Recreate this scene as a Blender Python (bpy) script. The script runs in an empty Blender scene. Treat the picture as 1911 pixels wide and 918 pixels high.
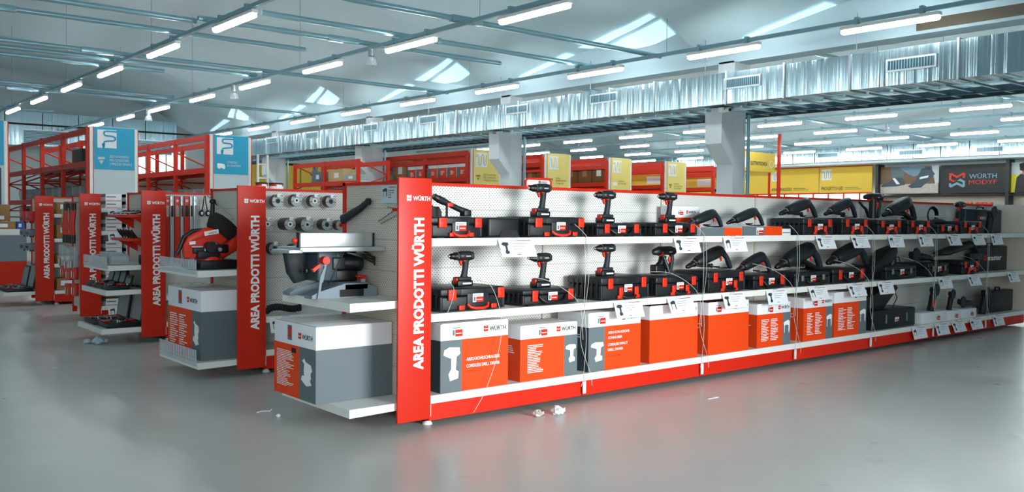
import bpy, bmesh, math, random
from mathutils import Vector, Matrix
random.seed(7)
scene = bpy.context.scene
COL = scene.collection
# ---------------------------------------------------------------- camera
CAM = Vector((-2.965, -4.584, 1.313)); FOC = 1677.3
yw, pt, rl = math.radians(50.224), math.radians(-1.827), math.radians(0.594)
FW = Vector((math.cos(yw)*math.cos(pt), math.sin(yw)*math.cos(pt), math.sin(pt)))
r_ = Vector((math.sin(yw), -math.cos(yw), 0)); u_ = r_.cross(FW)
RT = r_*math.cos(rl)+u_*math.sin(rl); UP = -r_*math.sin(rl)+u_*math.cos(rl)
cd = bpy.data.cameras.new('camera'); cam = bpy.data.objects.new('camera', cd); COL.objects.link(cam)
cd.sensor_width = 36; cd.lens = FOC*36/1911; cd.clip_end = 200
cam.matrix_world = Matrix(((RT.x, UP.x, -FW.x, CAM.x), (RT.y, UP.y, -FW.y, CAM.y), (RT.z, UP.z, -FW.z, CAM.z), (0, 0, 0, 1)))
scene.camera = cam
# ---------------------------------------------------------------- exposure, sky, daylight
vs = scene.view_settings
vs.view_transform = 'Standard'; vs.look = 'None'; vs.gamma = 1; vs.use_curve_mapping = False
vs.exposure = 0.26
LED = 32.0            # emission of the tube lights
W = bpy.data.worlds.new('world'); scene.world = W; W.use_nodes = True
W.node_tree.nodes['Background'].inputs[0].default_value = (0.72, 0.88, 1.0, 1)
W.node_tree.nodes['Background'].inputs[1].default_value = 1.15
def area(name, loc, target, sx, sy, power, col, spread=180):
    l = bpy.data.lights.new(name, 'AREA'); l.shape = 'RECTANGLE'; l.size = sx; l.size_y = sy; l.energy = power; l.color = col; l.spread = math.radians(spread)
    o = bpy.data.objects.new(name, l); COL.objects.link(o); o.location = loc
    o.rotation_euler = (Vector(target)-Vector(loc)).to_track_quat('-Z', 'Y').to_euler()
    return o
# daylight entering through the glazed shop front behind the camera
area('shop_front_daylight', (1.6, -8.6, 1.9), (1.3, 0, 0.6), 3.0, 2.6, 100, (0.93, 0.98, 1.0), 62)

area('fill_light_left', (-6.5, -8.6, 1.9), (-.2, 2, 0.9), 3.0, 2.4, 210, (0.97, 0.98, 1.0))  # added fill from an unseen source, lifts the end walls and floor

def at(u, v, X=None, Y=None, Z=None):      # reads a point of a known plane off the surveyed camera
    d = FW+RT*((u-955.5)/FOC)-UP*((v-459)/FOC)
    if X is not None: t = (X-CAM.x)/d.x
    elif Y is not None: t = (Y-CAM.y)/d.y
    else: t = (Z-CAM.z)/d.z
    return CAM+d*t

# ---------------------------------------------------------------- materials
def lin(c): return tuple(((x/255)/12.92 if x/255 <= 0.04045 else ((x/255+0.055)/1.055)**2.4) for x in c)
MATS = {}
def mat(name, rgb, rough=0.5, metal=0.0, emit=0.0, alpha=1.0, spec=0.5, bump=0.0, bscale=200, var=0.0, vscale=6):
    if name in MATS: return MATS[name]
    m = bpy.data.materials.new(name); m.use_nodes = True; nt = m.node_tree; b = nt.nodes['Principled BSDF']
    c = lin(rgb)+(1,)
    b.inputs['Base Color'].default_value = c; b.inputs['Roughness'].default_value = rough; b.inputs['Metallic'].default_value = metal
    b.inputs['Specular IOR Level'].default_value = spec
    if emit: b.inputs['Emission Color'].default_value = c; b.inputs['Emission Strength'].default_value = emit
    if alpha < 1: b.inputs['Alpha'].default_value = alpha
    tc = nt.nodes.new('ShaderNodeTexCoord')
    if var:
        n = nt.nodes.new('ShaderNodeTexNoise'); n.inputs['Scale'].default_value = vscale; n.inputs['Detail'].default_value = 4
        nt.links.new(tc.outputs['Object'], n.inputs['Vector'])
        mx = nt.nodes.new('ShaderNodeMix'); mx.data_type = 'RGBA'
        mx.inputs[6].default_value = tuple(x*(1-var) for x in c[:3])+(1,); mx.inputs[7].default_value = tuple(min(1, x*(1+var)) for x in c[:3])+(1,)
        nt.links.new(n.outputs[0], mx.inputs[0]); nt.links.new(mx.outputs[2], b.inputs['Base Color'])
    if bump:
        n = nt.nodes.new('ShaderNodeTexNoise'); n.inputs['Scale'].default_value = bscale
        nt.links.new(tc.outputs['Object'], n.inputs['Vector'])
        bp = nt.nodes.new('ShaderNodeBump'); bp.inputs['Strength'].default_value = bump; bp.inputs['Distance'].default_value = 0.01
        nt.links.new(n.outputs[0], bp.inputs['Height']); nt.links.new(bp.outputs[0], b.inputs['Normal'])
    MATS[name] = m; return m
RED = mat('red_paint', (208, 34, 4), 0.45, spec=.35)
REDS = mat('red_sign_board', (206, 36, 8), 0.42, spec=.4)
REDR = mat('red_rack_steel', (210, 44, 12), 0.45, spec=.35)
ORG = mat('orange_red_plastic', (214, 44, 14), 0.4)
ORGB = mat('orange_red_print', (232, 68, 6), 0.55, spec=.3)
WHITE = mat('white_lacquer', (232, 232, 226), 0.4)
WPRT = mat('white_print', (240, 240, 238), 0.55)
CARD = mat('white_card', (236, 238, 240), 0.5)
GREYP = mat('grey_print', (98, 110, 114), 0.55)
DGREY = mat('dark_grey_print', (46, 60, 66), 0.5)
BLACK = mat('black_plastic', (16, 17, 18), 0.36, bump=0.15, bscale=300)
CASE = mat('case_shell_plastic', (18, 22, 25), 0.4, bump=0.12, bscale=250)
CASEL = mat('case_lid_plastic', (24, 29, 33), 0.42)
GRIP = mat('soft_grip_rubber', (26, 34, 40), 0.6)
STEEL = mat('brushed_steel', (176, 180, 182), 0.28, 0.9)
CHROME = mat('chrome', (210, 214, 216), 0.15, 1.0)
ALU = mat('brushed_aluminium', (200, 206, 208), 0.35, 0.75)
CREAM = mat('cream_panel', (212, 202, 186), 0.6)
KRAFT = mat('kraft_cardboard', (158, 118, 74), 0.8, var=0.12)
KRAFTL = mat('pale_cardboard', (196, 172, 120), 0.8, var=0.1)
YEL = mat('yellow_board', (236, 196, 66), 0.6)
YELL = mat('pale_yellow_board', (240, 214, 120), 0.6)
CYAN = mat('cyan_board', (40, 160, 196), 0.55)
PALE = mat('pale_panel', (196, 208, 210), 0.6)
CONC = mat('white_painted_concrete', (214, 220, 222), 0.75, bump=0.1, bscale=30)
ROOF = mat('painted_roof_shell', (204, 224, 230), 0.75, var=0.04, vscale=0.6)
PIPE = mat('teal_grey_conduit', (136, 172, 182), 0.28, 0.45)
TRAY = mat('dark_cable_tray', (60, 84, 96), 0.4, 0.5)
WIRE = mat('thin_steel_wire', (150, 160, 164), 0.4, 0.5)
CORD = mat('clear_security_cord', (206, 208, 200), 0.4)
DARK = mat('dark_void', (14, 14, 15), 0.7)
TEXTG = mat('grey_text_print', (120, 124, 126), 0.6)
TEXTD = mat('black_text_print', (40, 42, 38), 0.6)
BROWN = mat('brown_steel_girder', (108, 92, 76), 0.6)
GREYC = mat('counter_grey', (120, 134, 142), 0.4)
NAVY = mat('navy_case_plastic', (18, 34, 52), 0.4)
CLEAR = mat('clear_acrylic', (215, 228, 232), 0.1, alpha=0.28)
BAG = mat('clear_plastic_bag', (205, 215, 218), 0.15, alpha=0.45, bump=0.6, bscale=40)
BLUEC = mat('dark_blue_panel', (20, 44, 80), 0.5)
RUBB = mat('crumpled_paper', (222, 228, 230), 0.6)
CORR = mat('corrugated_brown', (120, 78, 34), 0.8)
LEDM = mat('led_tube_diffuser', (255, 255, 255), 0.4, emit=LED)
LEDM.node_tree.nodes['Principled BSDF'].inputs['Emission Color'].default_value = (0.9, 0.98, 1.0, 1)
PATCHM = mat('glowing_light_patch', (190, 218, 226), 0.5, emit=0.85)  # glow stands in for light falling on the roof shell
WIN = mat('bright_window_pane', (240, 250, 255), 0.3, emit=1.6)

def peg_material(name, rgb, dark, axis):
    m = bpy.data.materials.new(name); m.use_nodes = True; nt = m.node_tree; b = nt.nodes['Principled BSDF']
    N = nt.nodes.new; L = nt.links.new
    tc = N('ShaderNodeTexCoord'); sp = N('ShaderNodeSeparateXYZ'); L(tc.outputs['Object'], sp.inputs[0])
    def mth(op, a, bb=None):
        n = N('ShaderNodeMath'); n.operation = op
        for i, q in enumerate((a, bb)):
            if q is None: continue
            if isinstance(q, (int, float)): n.inputs[i].default_value = q
            else: L(q, n.inputs[i])
        return n.outputs[0]
    h = mth('DIVIDE', sp.outputs[axis], 0.025); v = mth('DIVIDE', sp.outputs[2], 0.0125)
    row = mth('FLOOR', v); odd = mth('MULTIPLY', mth('MODULO', mth('ADD', row, 1000), 2), 0.5)
    fh = mth('SUBTRACT', mth('FRACT', mth('ADD', mth('ADD', h, 1000), odd)), 0.5); fv = mth('SUBTRACT', mth('FRACT', mth('ADD', v, 1000)), 0.5)
    fh = mth('MULTIPLY', fh, 2)
    d = mth('SQRT', mth('ADD', mth('MULTIPLY', fh, fh), mth('MULTIPLY', fv, fv)))
    k = mth('LESS_THAN', d, 0.29)
    seam = mth('LESS_THAN', mth('FRACT', mth('DIVIDE', mth('ADD', sp.outputs[2], 0.04), 0.2)), 0.02)
    mx = N('ShaderNodeMix'); mx.data_type = 'RGBA'; mx.inputs[6].default_value = lin(rgb)+(1,); mx.inputs[7].default_value = lin(dark)+(1,)
    L(mth('MAXIMUM', k, mth('MULTIPLY', seam, 0.5)), mx.inputs[0]); L(mx.outputs[2], b.inputs['Base Color']); b.inputs['Roughness'].default_value = 0.55
    return m
PEGX = peg_material('white_pegboard', (226, 224, 218), (96, 96, 92), 0)
PEGY = peg_material('cream_pegboard', (216, 208, 192), (110, 100, 86), 1)

def floor_material():
    m = bpy.data.materials.new('polished_resin_floor'); m.use_nodes = True; nt = m.node_tree; b = nt.nodes['Principled BSDF']; N = nt.nodes.new; L = nt.links.new
    tc = N('ShaderNodeTexCoord'); n1 = N('ShaderNodeTexNoise'); n1.inputs['Scale'].default_value = 0.5; n1.inputs['Detail'].default_value = 5
    L(tc.outputs['Object'], n1.inputs[0]); cr = N('ShaderNodeValToRGB'); cr.color_ramp.elements[0].position = 0.3; cr.color_ramp.elements[1].position = 0.7
    cr.color_ramp.elements[0].color = lin((186, 186, 181))+(1,); cr.color_ramp.elements[1].color = lin((200, 198, 191))+(1,)
    L(n1.outputs[0], cr.inputs[0]); L(cr.outputs[0], b.inputs['Base Color'])
    n2 = N('ShaderNodeTexNoise'); n2.inputs['Scale'].default_value = 2.2; L(tc.outputs['Object'], n2.inputs[0])
    mr = N('ShaderNodeMapRange'); mr.inputs[3].default_value = 0.22; mr.inputs[4].default_value = 0.4; L(n2.outputs[0], mr.inputs[0]); L(mr.outputs[0], b.inputs['Roughness'])
    bp = N('ShaderNodeBump'); bp.inputs['Strength'].default_value = 0.06; bp.inputs['Distance'].default_value = 0.02
    n3 = N('ShaderNodeTexNoise'); n3.inputs['Scale'].default_value = 9; L(tc.outputs['Object'], n3.inputs[0]); L(n3.outputs[0], bp.inputs['Height']); L(bp.outputs[0], b.inputs['Normal'])
    return m
FLOORM = floor_material()
def duct_material(name, axis):
    m = bpy.data.materials.new(name); m.use_nodes = True; nt = m.node_tree; b = nt.nodes['Principled BSDF']; N = nt.nodes.new; L = nt.links.new
    b.inputs['Metallic'].default_value = 0.9; b.inputs['Roughness'].default_value = 0.2
    b.inputs['Base Color'].default_value = lin((166, 188, 196))+(1,)
    tc = N('ShaderNodeTexCoord'); mp = N('ShaderNodeMapping'); sc = [0.06, 0.06, 0.06]; sc[axis] = 5.0; mp.inputs['Scale'].default_value = sc
    L(tc.outputs['Object'], mp.inputs[0]); n = N('ShaderNodeTexNoise'); n.inputs['Scale'].default_value = 1.0; n.inputs['Detail'].default_value = 3; L(mp.outputs[0], n.inputs[0])
    bp = N('ShaderNodeBump'); bp.inputs['Strength'].default_value = 1.0; bp.inputs['Distance'].default_value = 0.06
    L(n.outputs[0], bp.inputs['Height']); L(bp.outputs[0], b.inputs['Normal'])
    return m
DUCTY = duct_material('galvanised_duct_sheet', 1); DUCTX = duct_material('galvanised_duct_sheet_wall', 0)

# ---------------------------------------------------------------- geometry collector
class G:
    def __init__(s): s.v = []; s.f = []; s.fm = []; s.fs = []; s.mats = []
    def add(s, V, F, m, smooth=False):
        o = len(s.v); s.v += [tuple(p) for p in V]
        if m not in s.mats: s.mats.append(m)
        i = s.mats.index(m)
        for f in F: s.f.append([k+o for k in f]); s.fm.append(i); s.fs.append(smooth)
        return s
    def box(s, x0, x1, y0, y1, z0, z1, m, b=0.0):
        if b <= 0:
            V = [(x, y, z) for x in (x0, x1) for y in (y0, y1) for z in (z0, z1)]
            return s.add(V, [(0, 1, 3, 2), (4, 6, 7, 5), (0, 4, 5, 1), (2, 3, 7, 6), (0, 2, 6, 4), (1, 5, 7, 3)], m)
        bm = bmesh.new(); bmesh.ops.create_cube(bm, size=1)
        for q in bm.verts: q.co = ((x0+x1)/2+q.co.x*(x1-x0), (y0+y1)/2+q.co.y*(y1-y0), (z0+z1)/2+q.co.z*(z1-z0))
        bmesh.ops.bevel(bm, geom=bm.edges[:], offset=b, segments=2, profile=0.6, affect='EDGES')
        bm.verts.index_update()
        s.add([q.co[:] for q in bm.verts], [[q.index for q in f.verts] for f in bm.faces], m, True); bm.free(); return s
    def sweep(s, pts, sz, m, n=12, p=2.0, up=(0, 1, 0), cap=True):
        """rings of super-ellipses (half sizes a across 'up', b along 'up') along pts"""
        pts = [Vector(q) for q in pts]; up = Vector(up).normalized(); V = []; F = []
        for i, c in enumerate(pts):
            t = (pts[min(i+1, len(pts)-1)]-pts[max(i-1, 0)])
            t = t.normalized() if t.length > 1e-9 else Vector((0, 0, 1))
            e2 = up-t*up.dot(t)
            if e2.length < 1e-3: e2 = Vector((0, 0, 1))-t*t.z
            if e2.length < 1e-3: e2 = Vector((1, 0, 0))
            e2.normalize(); e1 = e2.cross(t)
            q = sz[i] if isinstance(sz, (list, tuple)) and isinstance(sz[0], (list, tuple)) else sz
            a, b = (q, q) if isinstance(q, (int, float)) else q
            for k in range(n):
                th = 2*math.pi*(k+0.5)/n; cx, sx = math.cos(th), math.sin(th)
                V.append(c+e1*(a*math.copysign(abs(cx)**(2/p), cx))+e2*(b*math.copysign(abs(sx)**(2/p), sx)))
        for i in range(len(pts)-1):
            for k in range(n):
                k2 = (k+1) % n; F.append((i*n+k, i*n+k2, (i+1)*n+k2, (i+1)*n+k))
        s.add(V, F, m, True)
        if cap:
            s.add(V[:n], [tuple(range(n))[::-1]], m); s.add(V[-n:], [tuple(range(n))], m)
        return s
    def cyl(s, a, b, r, m, r2=None, n=14):
        r2 = r if r2 is None else r2
        return s.sweep([a, b], [(r, r), (r2, r2)], m, n)
    def lathe(s, a, d, prof, m, n=18):
        a = Vector(a); d = Vector(d).normalized()
        return s.sweep([a+d*q[0] for q in prof], [(q[1], q[1]) for q in prof], m, n, up=(0, 0, 1) if abs(d.z) < .9 else (0, 1, 0))
    def ball(s, c, r, m, n=12):
        rx, ry, rz = (r, r, r) if isinstance(r, (int, float)) else r; V = []; F = []; h = n//2
        for i in range(h+1):
            for k in range(n):
                a, b = math.pi*i/h, 2*math.pi*k/n
                V.append((c[0]+rx*math.sin(a)*math.cos(b), c[1]+ry*math.sin(a)*math.sin(b), c[2]+rz*math.cos(a)))
        for i in range(h):
            for k in range(n): k2 = (k+1) % n; F.append((i*n+k, (i+1)*n+k, (i+1)*n+k2, i*n+k2))
        return s.add(V, F, m, True)
    def prism(s, P, ax, a, b, m, smooth=False):
        """polygon P in the two other axes, extruded along ax from a to b"""
        def q(u, v, w): return {'x': (w, u, v), 'y': (u, w, v), 'z': (u, v, w)}[ax]
        n = len(P); V = [q(u, v, a) for u, v in P]+[q(u, v, b) for u, v in P]
        s.add(V, [tuple(range(n)), tuple(range(2*n-1, n-1, -1))]+[(i, i+n, (i+1) % n+n, (i+1) % n) for i in range(n)], m); return s
    def poly(s, P, O, R, U, w, h, m):
        O, R, U = Vector(O), Vector(R), Vector(U)
        s.add([O+R*(a*w)+U*(b*h) for a, b in P], [tuple(range(len(P)))], m); return s
    def text(s, t, O, R, U, w, h, m, bold=0.0, italic=0.0):
        c = bpy.data.curves.new('t', 'FONT'); c.body = t; c.offset = bold; c.resolution_u = 2; c.shear = italic
        o = bpy.data.objects.new('t', c); me = bpy.data.meshes.new_from_object(o)
        vs_ = [q.co.copy() for q in me.vertices]; fs = [list(q.vertices) for q in me.polygons]
        bpy.data.objects.remove(o); bpy.data.meshes.remove(me); bpy.data.curves.remove(c)
        if not vs_: return s
        x0 = min(q.x for q in vs_); x1 = max(q.x for q in vs_); y0 = min(q.y for q in vs_); y1 = max(q.y for q in vs_)
        O, R, U = Vector(O), Vector(R), Vector(U)
        s.add([O+R*((q.x-x0)/(x1-x0)*w)+U*((q.y-y0)/(y1-y0)*h) for q in vs_], fs, m); return s
    def xf(s, M): s.v = [tuple(M @ Vector(q)) for q in s.v]; return s
    def obj(s, name, parent=None, loc=None):
        me = bpy.data.meshes.new(name); off = Vector(loc) if loc is not None else None
        me.from_pydata([tuple(Vector(q)-off) for q in s.v] if off else s.v, [], s.f)
        for m in s.mats: me.materials.append(m)
        for p, i, sm in zip(me.polygons, s.fm, s.fs): p.material_index = i; p.use_smooth = sm
        me.update(); o = bpy.data.objects.new(name, me); COL.objects.link(o)
        if off: o.location = off
        if parent: o.parent = parent
        return o
def thing(name, label, cat, loc=(0, 0, 0), rotz=0, group=None):
    o = bpy.data.objects.new(name, None); COL.objects.link(o); o.location = loc; o.rotation_euler = (0, 0, rotz); o.empty_display_size = 0.1
    o['label'] = label; o['category'] = cat
    if group: o['group'] = group
    return o
def tag(o, label, cat, group=None, kind=None):
    o['label'] = label; o['category'] = cat
    if group: o['group'] = group
    if kind: o['kind'] = kind
    return o
def struct(name, g):
    o = g.obj(name); o['kind'] = 'structure'; return o
def dup(root, loc=None, rotz=None, label=None, group=None):
    r = root.copy(); COL.objects.link(r)
    if loc is not None: r.location = loc
    if rotz is not None: r.rotation_euler = (0, 0, rotz)
    if label: r['label'] = label
    if group: r['group'] = group
    for ch in list(root.children):
        c = ch.copy(); COL.objects.link(c); c.parent = r
        for gch in list(ch.children):
            d = gch.copy(); COL.objects.link(d); d.parent = c
    return r
ORD = ['nearest', 'second nearest', 'third nearest', 'fourth nearest', 'fifth nearest', 'sixth nearest', 'seventh nearest', 'eighth nearest', 'ninth nearest', 'tenth nearest']
NTH = ['first', 'second', 'third', 'fourth', 'fifth', 'sixth', 'seventh', 'eighth', 'ninth', 'tenth', 'eleventh', 'twelfth']
LOGO_T = [(0, .55), (0, 1), (.42, 1), (.42, .82), (.58, .82), (.58, 1), (1, 1), (1, .55)]
LOGO_B = [(0, .45), (0, .2), (.14, .03), (.38, 0), (.5, .13), (.62, 0), (.86, .03), (1, .2), (1, .45), (.64, .45), (.5, .3), (.36, .45)]
def logo(g, O, R, U, s, m, mt, bold=0.02):
    """shield mark of size s followed by the word"""
    O = Vector(O); R = Vector(R); U = Vector(U)
    g.poly(LOGO_T, O, R, U, s*.95, s, m); g.poly(LOGO_B, O, R, U, s*.95, s, m)
    g.text('WÜRTH', O+R*(s*1.25)+U*(s*.08), R, U, s*3.5, s*.92, mt, bold)
    return g
def lines(g, O, R, U, w, h, n, m, seed=1, cols=1):
    rnd = random.Random(seed); O, R, U = Vector(O), Vector(R), Vector(U)
    for c in range(cols):
        cw = w/cols
        for i in range(n):
            l = cw*(0.45+0.45*rnd.random()); t = h/n*0.42; zz = h-(i+1)*h/n
            g.poly([(0, 0), (1, 0), (1, 1), (0, 1)], O+R*(c*cw)+U*zz, R, U, l, t, m)
    return g
# ================================================================ SETTING
g = G(); g.box(-14, 36, -9, 34, -0.1, 0, FLOORM); struct('floor', g)
XS = [-7, -5, -3, 0, 2.5, 4.6, 5.6, 6.5, 7.3, 8.05, 8.7, 9.2, 9.7, 10.2, 10.55, 10.95]
ZS = [5.0, 5.6, 6.1, 6.5, 6.55, 6.44, 6.33, 6.17, 5.97, 5.76, 5.53, 5.32, 5.05, 4.76, 4.6, 4.48]
def zc(x):
    for i in range(len(XS)-1):
        if x <= XS[i+1]: t = (x-XS[i])/(XS[i+1]-XS[i]); return ZS[i]+t*(ZS[i+1]-ZS[i])
    return ZS[-1]
def zc2(x): return 4.5+1.9*(1-((x-22.3)/10.9)**2)
CREASE = [-12.3, -6.1, 0.15, 6.45, 12.8, 19.2, 25.7, 32.0, 38.3]; RISE = 0.5
def bayz(t): return RISE*(1-abs(t)**1.08)
def vault(g, xs, zf):
    n = len(xs); T = [-1+.2*i for i in range(11)]; m = len(T)
    for k in range(len(CREASE)-1):
        a, b = CREASE[k], CREASE[k+1]; c = (a+b)/2; h = (b-a)/2
        V = [(x, c+h*t, zf(x)+bayz(t)) for x in xs for t in T]
        F = [(i*m+j, i*m+j+1, (i+1)*m+j+1, (i+1)*m+j) for i in range(n-1) for j in range(m-1)]
        g.add(V, F, ROOF, True)
        g.add([(x, y, z+0.12) for x, y, z in V], [f[::-1] for f in F], ROOF)
        for x in (xs[0], xs[-1]):      # closing gables
            z = zf(x); g.add([(x, c+h*t, z+bayz(t)) for t in T]+[(x, a, z-.02), (x, b, z-.02)][::-1], [tuple(range(m+2))], ROOF)
g = G(); vault(g, [-7+0.45*i for i in range(40)]+[10.95], zc); vault(g, [11.5+0.72*i for i in range(31)], zc2)
struct('ceiling', g)
def zlin(zf, x):
    xs_ = [-7+0.45*i for i in range(40)]+[10.95] if zf is zc else [11.5+0.72*i for i in range(31)]
    for a, b in zip(xs_, xs_[1:]):
        if x <= b: return zf(a)+(zf(b)-zf(a))*(x-a)/(b-a)
    return zf(x)
def face(x, t, k, zf=zc, d=0.012):   # point on the camera-side slope of bay k, t=0 ridge, 1 crease
    a, b = CREASE[k], CREASE[k+1]; c = (a+b)/2
    return (x, c+(b-c)*t, zlin(zf, x)+bayz(t)-d)
wn = 1
def roof_light_patch(k, zf, strips, mir=0.0):
    """glowing sheet shaped like a patch of cast light: pairs of (x, t) edge lines lying on the shell of bay k"""
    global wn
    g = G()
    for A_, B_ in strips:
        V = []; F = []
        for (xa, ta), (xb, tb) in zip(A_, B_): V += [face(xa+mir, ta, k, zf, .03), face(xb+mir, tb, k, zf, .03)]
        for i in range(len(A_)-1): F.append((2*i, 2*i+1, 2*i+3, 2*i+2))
        g.add(V, F, PATCHM)
    struct('glow_patch_%d' % wn, g); wn += 1
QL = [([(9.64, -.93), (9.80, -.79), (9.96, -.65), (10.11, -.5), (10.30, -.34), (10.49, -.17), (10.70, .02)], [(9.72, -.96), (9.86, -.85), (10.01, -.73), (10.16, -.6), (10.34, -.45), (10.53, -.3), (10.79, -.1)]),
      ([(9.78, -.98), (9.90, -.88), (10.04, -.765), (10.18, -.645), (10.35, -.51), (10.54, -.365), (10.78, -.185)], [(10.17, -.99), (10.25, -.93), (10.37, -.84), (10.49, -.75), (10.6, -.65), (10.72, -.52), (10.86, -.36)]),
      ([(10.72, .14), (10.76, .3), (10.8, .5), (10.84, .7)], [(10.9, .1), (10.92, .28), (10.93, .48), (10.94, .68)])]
for k in range(1, 7): roof_light_patch(k, zc, QL)  # patches of light laid on the shell as glowing sheets
for k in range(2, 7): roof_light_patch(k, zc2, QL, 8.0)
# far walls
g = G(); g.box(-14, 36, 32.6, 32.8, 0, 7, PALE); struct('wall_back', g)
g = G(); g.box(34.0, 34.2, -9, 34, 0, 7, PALE); struct('wall_right', g)
g = G(); g.box(11.0, 11.45, -9, 32.5, 4.25, 4.6, ROOF); struct('trim_1', g)
g = G(); g.box(10.97, 10.998, -8, 2.3, 4.3, 4.52, BROWN); struct('trim_2', g)
# wall of windows far behind the rack passage
g = G(); g.box(8.0, 10.4, 32.5, 32.58, 2.9, 3.75, WIN)
for x in (8.0, 8.8, 9.6, 10.4): g.box(x-.03, x+.03, 32.46, 32.6, 2.9, 3.75, WHITE)
struct('glow_patch_40', g)
g = G(); g.box(-9.2, -9.0, -9, 34, 0, 7, PALE); struct('added_wall_left', g)  # unseen wall, put in to keep sky light off the left side
g = G(); g.box(5.5, 36, -9.2, -9.0, 0, 7, PALE); g.box(-9.2, -8.2, -9.2, -9.0, 0, 7, PALE); g.box(-8.2, 5.5, -9.2, -9.0, 3.6, 7, PALE); struct('added_wall_front', g)  # unseen wall with an opening, put in to darken the right side
# columns with corbels
ref = None
for i, y in enumerate((-0.55, 5.75, 12.3, 18.75, 25.3)):
    lab = {1: 'white concrete pillar with corbel right of centre carrying a small camera', 2: 'white pillar with corbel beside the pale yellow rack sign left of the framed header', 3: 'white concrete pillar with corbel between the far red rack and the carton rack', 4: 'farthest white concrete pillar with corbel behind the white ladder', 0: 'white concrete pillar with corbel under the near end of the duct'}[i]
    if i == 0: continue
    c = thing('concrete_pillar', lab, 'pillar', (11.0, y, 0))
    gg = G(); gg.box(0, .38, 0, .38, 0, 4.3, CONC, .015); gg.obj('shaft', c)
    gg = G(); gg.prism([(-.36, 3.38), (-.36, 2.72), (-0.02, 2.36), (0.0, 2.36), (0.0, 3.38)], 'y', 0, .38, CONC); gg.obj('corbel', c)
    gg = G(); gg.cyl((.44, -.02, 0), (.44, -.02, 3.3), .035, PIPE); gg.obj('downpipe', c)
# security camera on the first pillar
g = G(); g.box(-.05, .05, -.05, .05, 0, .1, WHITE, .01); g.cyl((0, -.02, .05), (-.03, -.2, .04), .045, WHITE); 
o = g.obj('security_camera', None); o.location = (10.6, 5.72, 3.27)
tag(o, 'small white security camera on the pillar corbel right of centre', 'security camera')
gg = G(); gg.cyl((-.03, -.2, .04), (-.032, -.212, .0395), .03, BLACK); gg.obj('lens', o)
# ---------------------------------------------------------------- ducts
duct = thing('air_duct', 'long silver rectangular air duct over the pillars down the hall', 'air duct', (0, 0, 0))
yy = -8.0; i = 0
while yy < 30:
    L = 1.2+(0.5 if i % 3 == 1 else 0); g = G(); g.box(10.4, 10.98, yy, yy+L-.02, 3.40, 3.96, DUCTY)
    g.obj('duct_section', duct)
    g = G(); g.box(10.375, 11.0, yy+L-.035, yy+L-.005, 3.38, 3.985, ALU); g.obj('joint_flange', duct); yy += L; i += 1
def grille(par, x, y, z, w, h, ax):
    g = G()
    if ax == 'x':
        g.box(x-.02, x, y-w/2, y+w/2, z-h/2, z+h/2, ALU); g.box(x-.024, x-.018, y-w/2+.03, y+w/2-.03, z-h/2+.03, z+h/2-.03, TRAY)
        o = g.obj('grille', par); g2 = G(); n = int(w/.045)
        for i in range(n): yv = y-w/2+.04+i*(w-.08)/(n-1); g2.box(x-.032, x-.02, yv-.006, yv+.006, z-h/2+.03, z+h/2-.03, PIPE)
        g2.obj('fins', o)
    else:
        g.box(x-w/2, x+w/2, y-.02, y, z-h/2, z+h/2, ALU); g.box(x-w/2+.04, x+w/2-.04, y-.026, y-.02, z-h/2+.04, z+h/2-.04, TRAY)
        o = g.obj('grille', par); g2 = G(); n = 9
        for i in range(n): zv = z-h/2+.07+i*(h-.14)/(n-1); g2.box(x-w/2+.04, x+w/2-.04, y-.04, y-.024, zv-.012, zv+.012, PIPE)
        g2.obj('fins', o)
for (u, v) in ((1700, 118), (1385, 153), (1127, 183), (965, 204), (800, 223), (692, 238), (583, 252), (508, 262)):
    p = at(u, v, X=10.4); grille(duct, 10.4, p.y, p.z, .78, .2, 'x')
for y in range(-6, 30, 3):
    g = G(); g.cyl((10.45, y, 3.99), (10.45, y, 4.62), .006, WIRE, n=5); g.obj('hanger_wire', duct)
# cable ladder below and beside the duct
tr = thing('cable_ladder', 'dark blue grey cable ladder running under the silver duct', 'cable tray')
g = G(); g.box(11.45, 11.5, -8, 32, 3.3, 3.4, TRAY); g.box(11.95, 12.0, -8, 32, 3.3, 3.4, TRAY); g.obj('side_rail', tr)
g = G()
for i in range(100): g.box(10.5, 11.95, -8+i*.4, -7.95+i*.4, 3.32, 3.35, PIPE)
g.obj('rung', tr)
g = G()
for k in range(5): g.cyl((11.52+k*.08, -8, 3.37), (11.52+k*.08, 32, 3.37), .02, [BLACK, PIPE, BROWN, BLACK, PIPE][k], n=6)
g.obj('cables', tr)
# far duct on the left back wall, with grilles
d2 = thing('air_duct', 'silver air duct along the far back wall above the red racks', 'air duct')
for i in range(13): 
    g = G(); g.box(-6+i*1.2, -4.83+i*1.2, 31.2, 32.3, 4.15 if False else 3.7, 4.9, DUCTX); g.obj('duct_section', d2)
for u, v in ((85, 257), (284, 275)):
    p = at(u, v, Y=31.2); grille(d2, p.x, 31.2, p.z, 1.5, .55, 'y')
g = G(); g.box(-6, 11, 31.15, 31.2, 4.42, 4.48, DARK); g.obj('dark_rail', d2)  # dark strip along the duct front
# duct along the right wall
d3 = thing('air_duct', 'bright silver air duct along the right wall above the posters', 'air duct')
for i in range(26):
    g = G(); g.box(32.6, 33.4, 2+i*1.1, 3.07+i*1.1, 3.85, 4.45, DUCTY); g.obj('duct_section', d3)
for u, v in ((1545, 291), (1700, 286), (1847, 280), (1228, 305)):
    p = at(u, v, X=32.6); grille(d3, 32.6, p.y, p.z+.03, 1.0, .22, 'x')
g = G(); g.box(32.5, 33.9, 2, 32, 3.72, 3.82, PALE); g.obj('ledge', d3)
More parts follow.
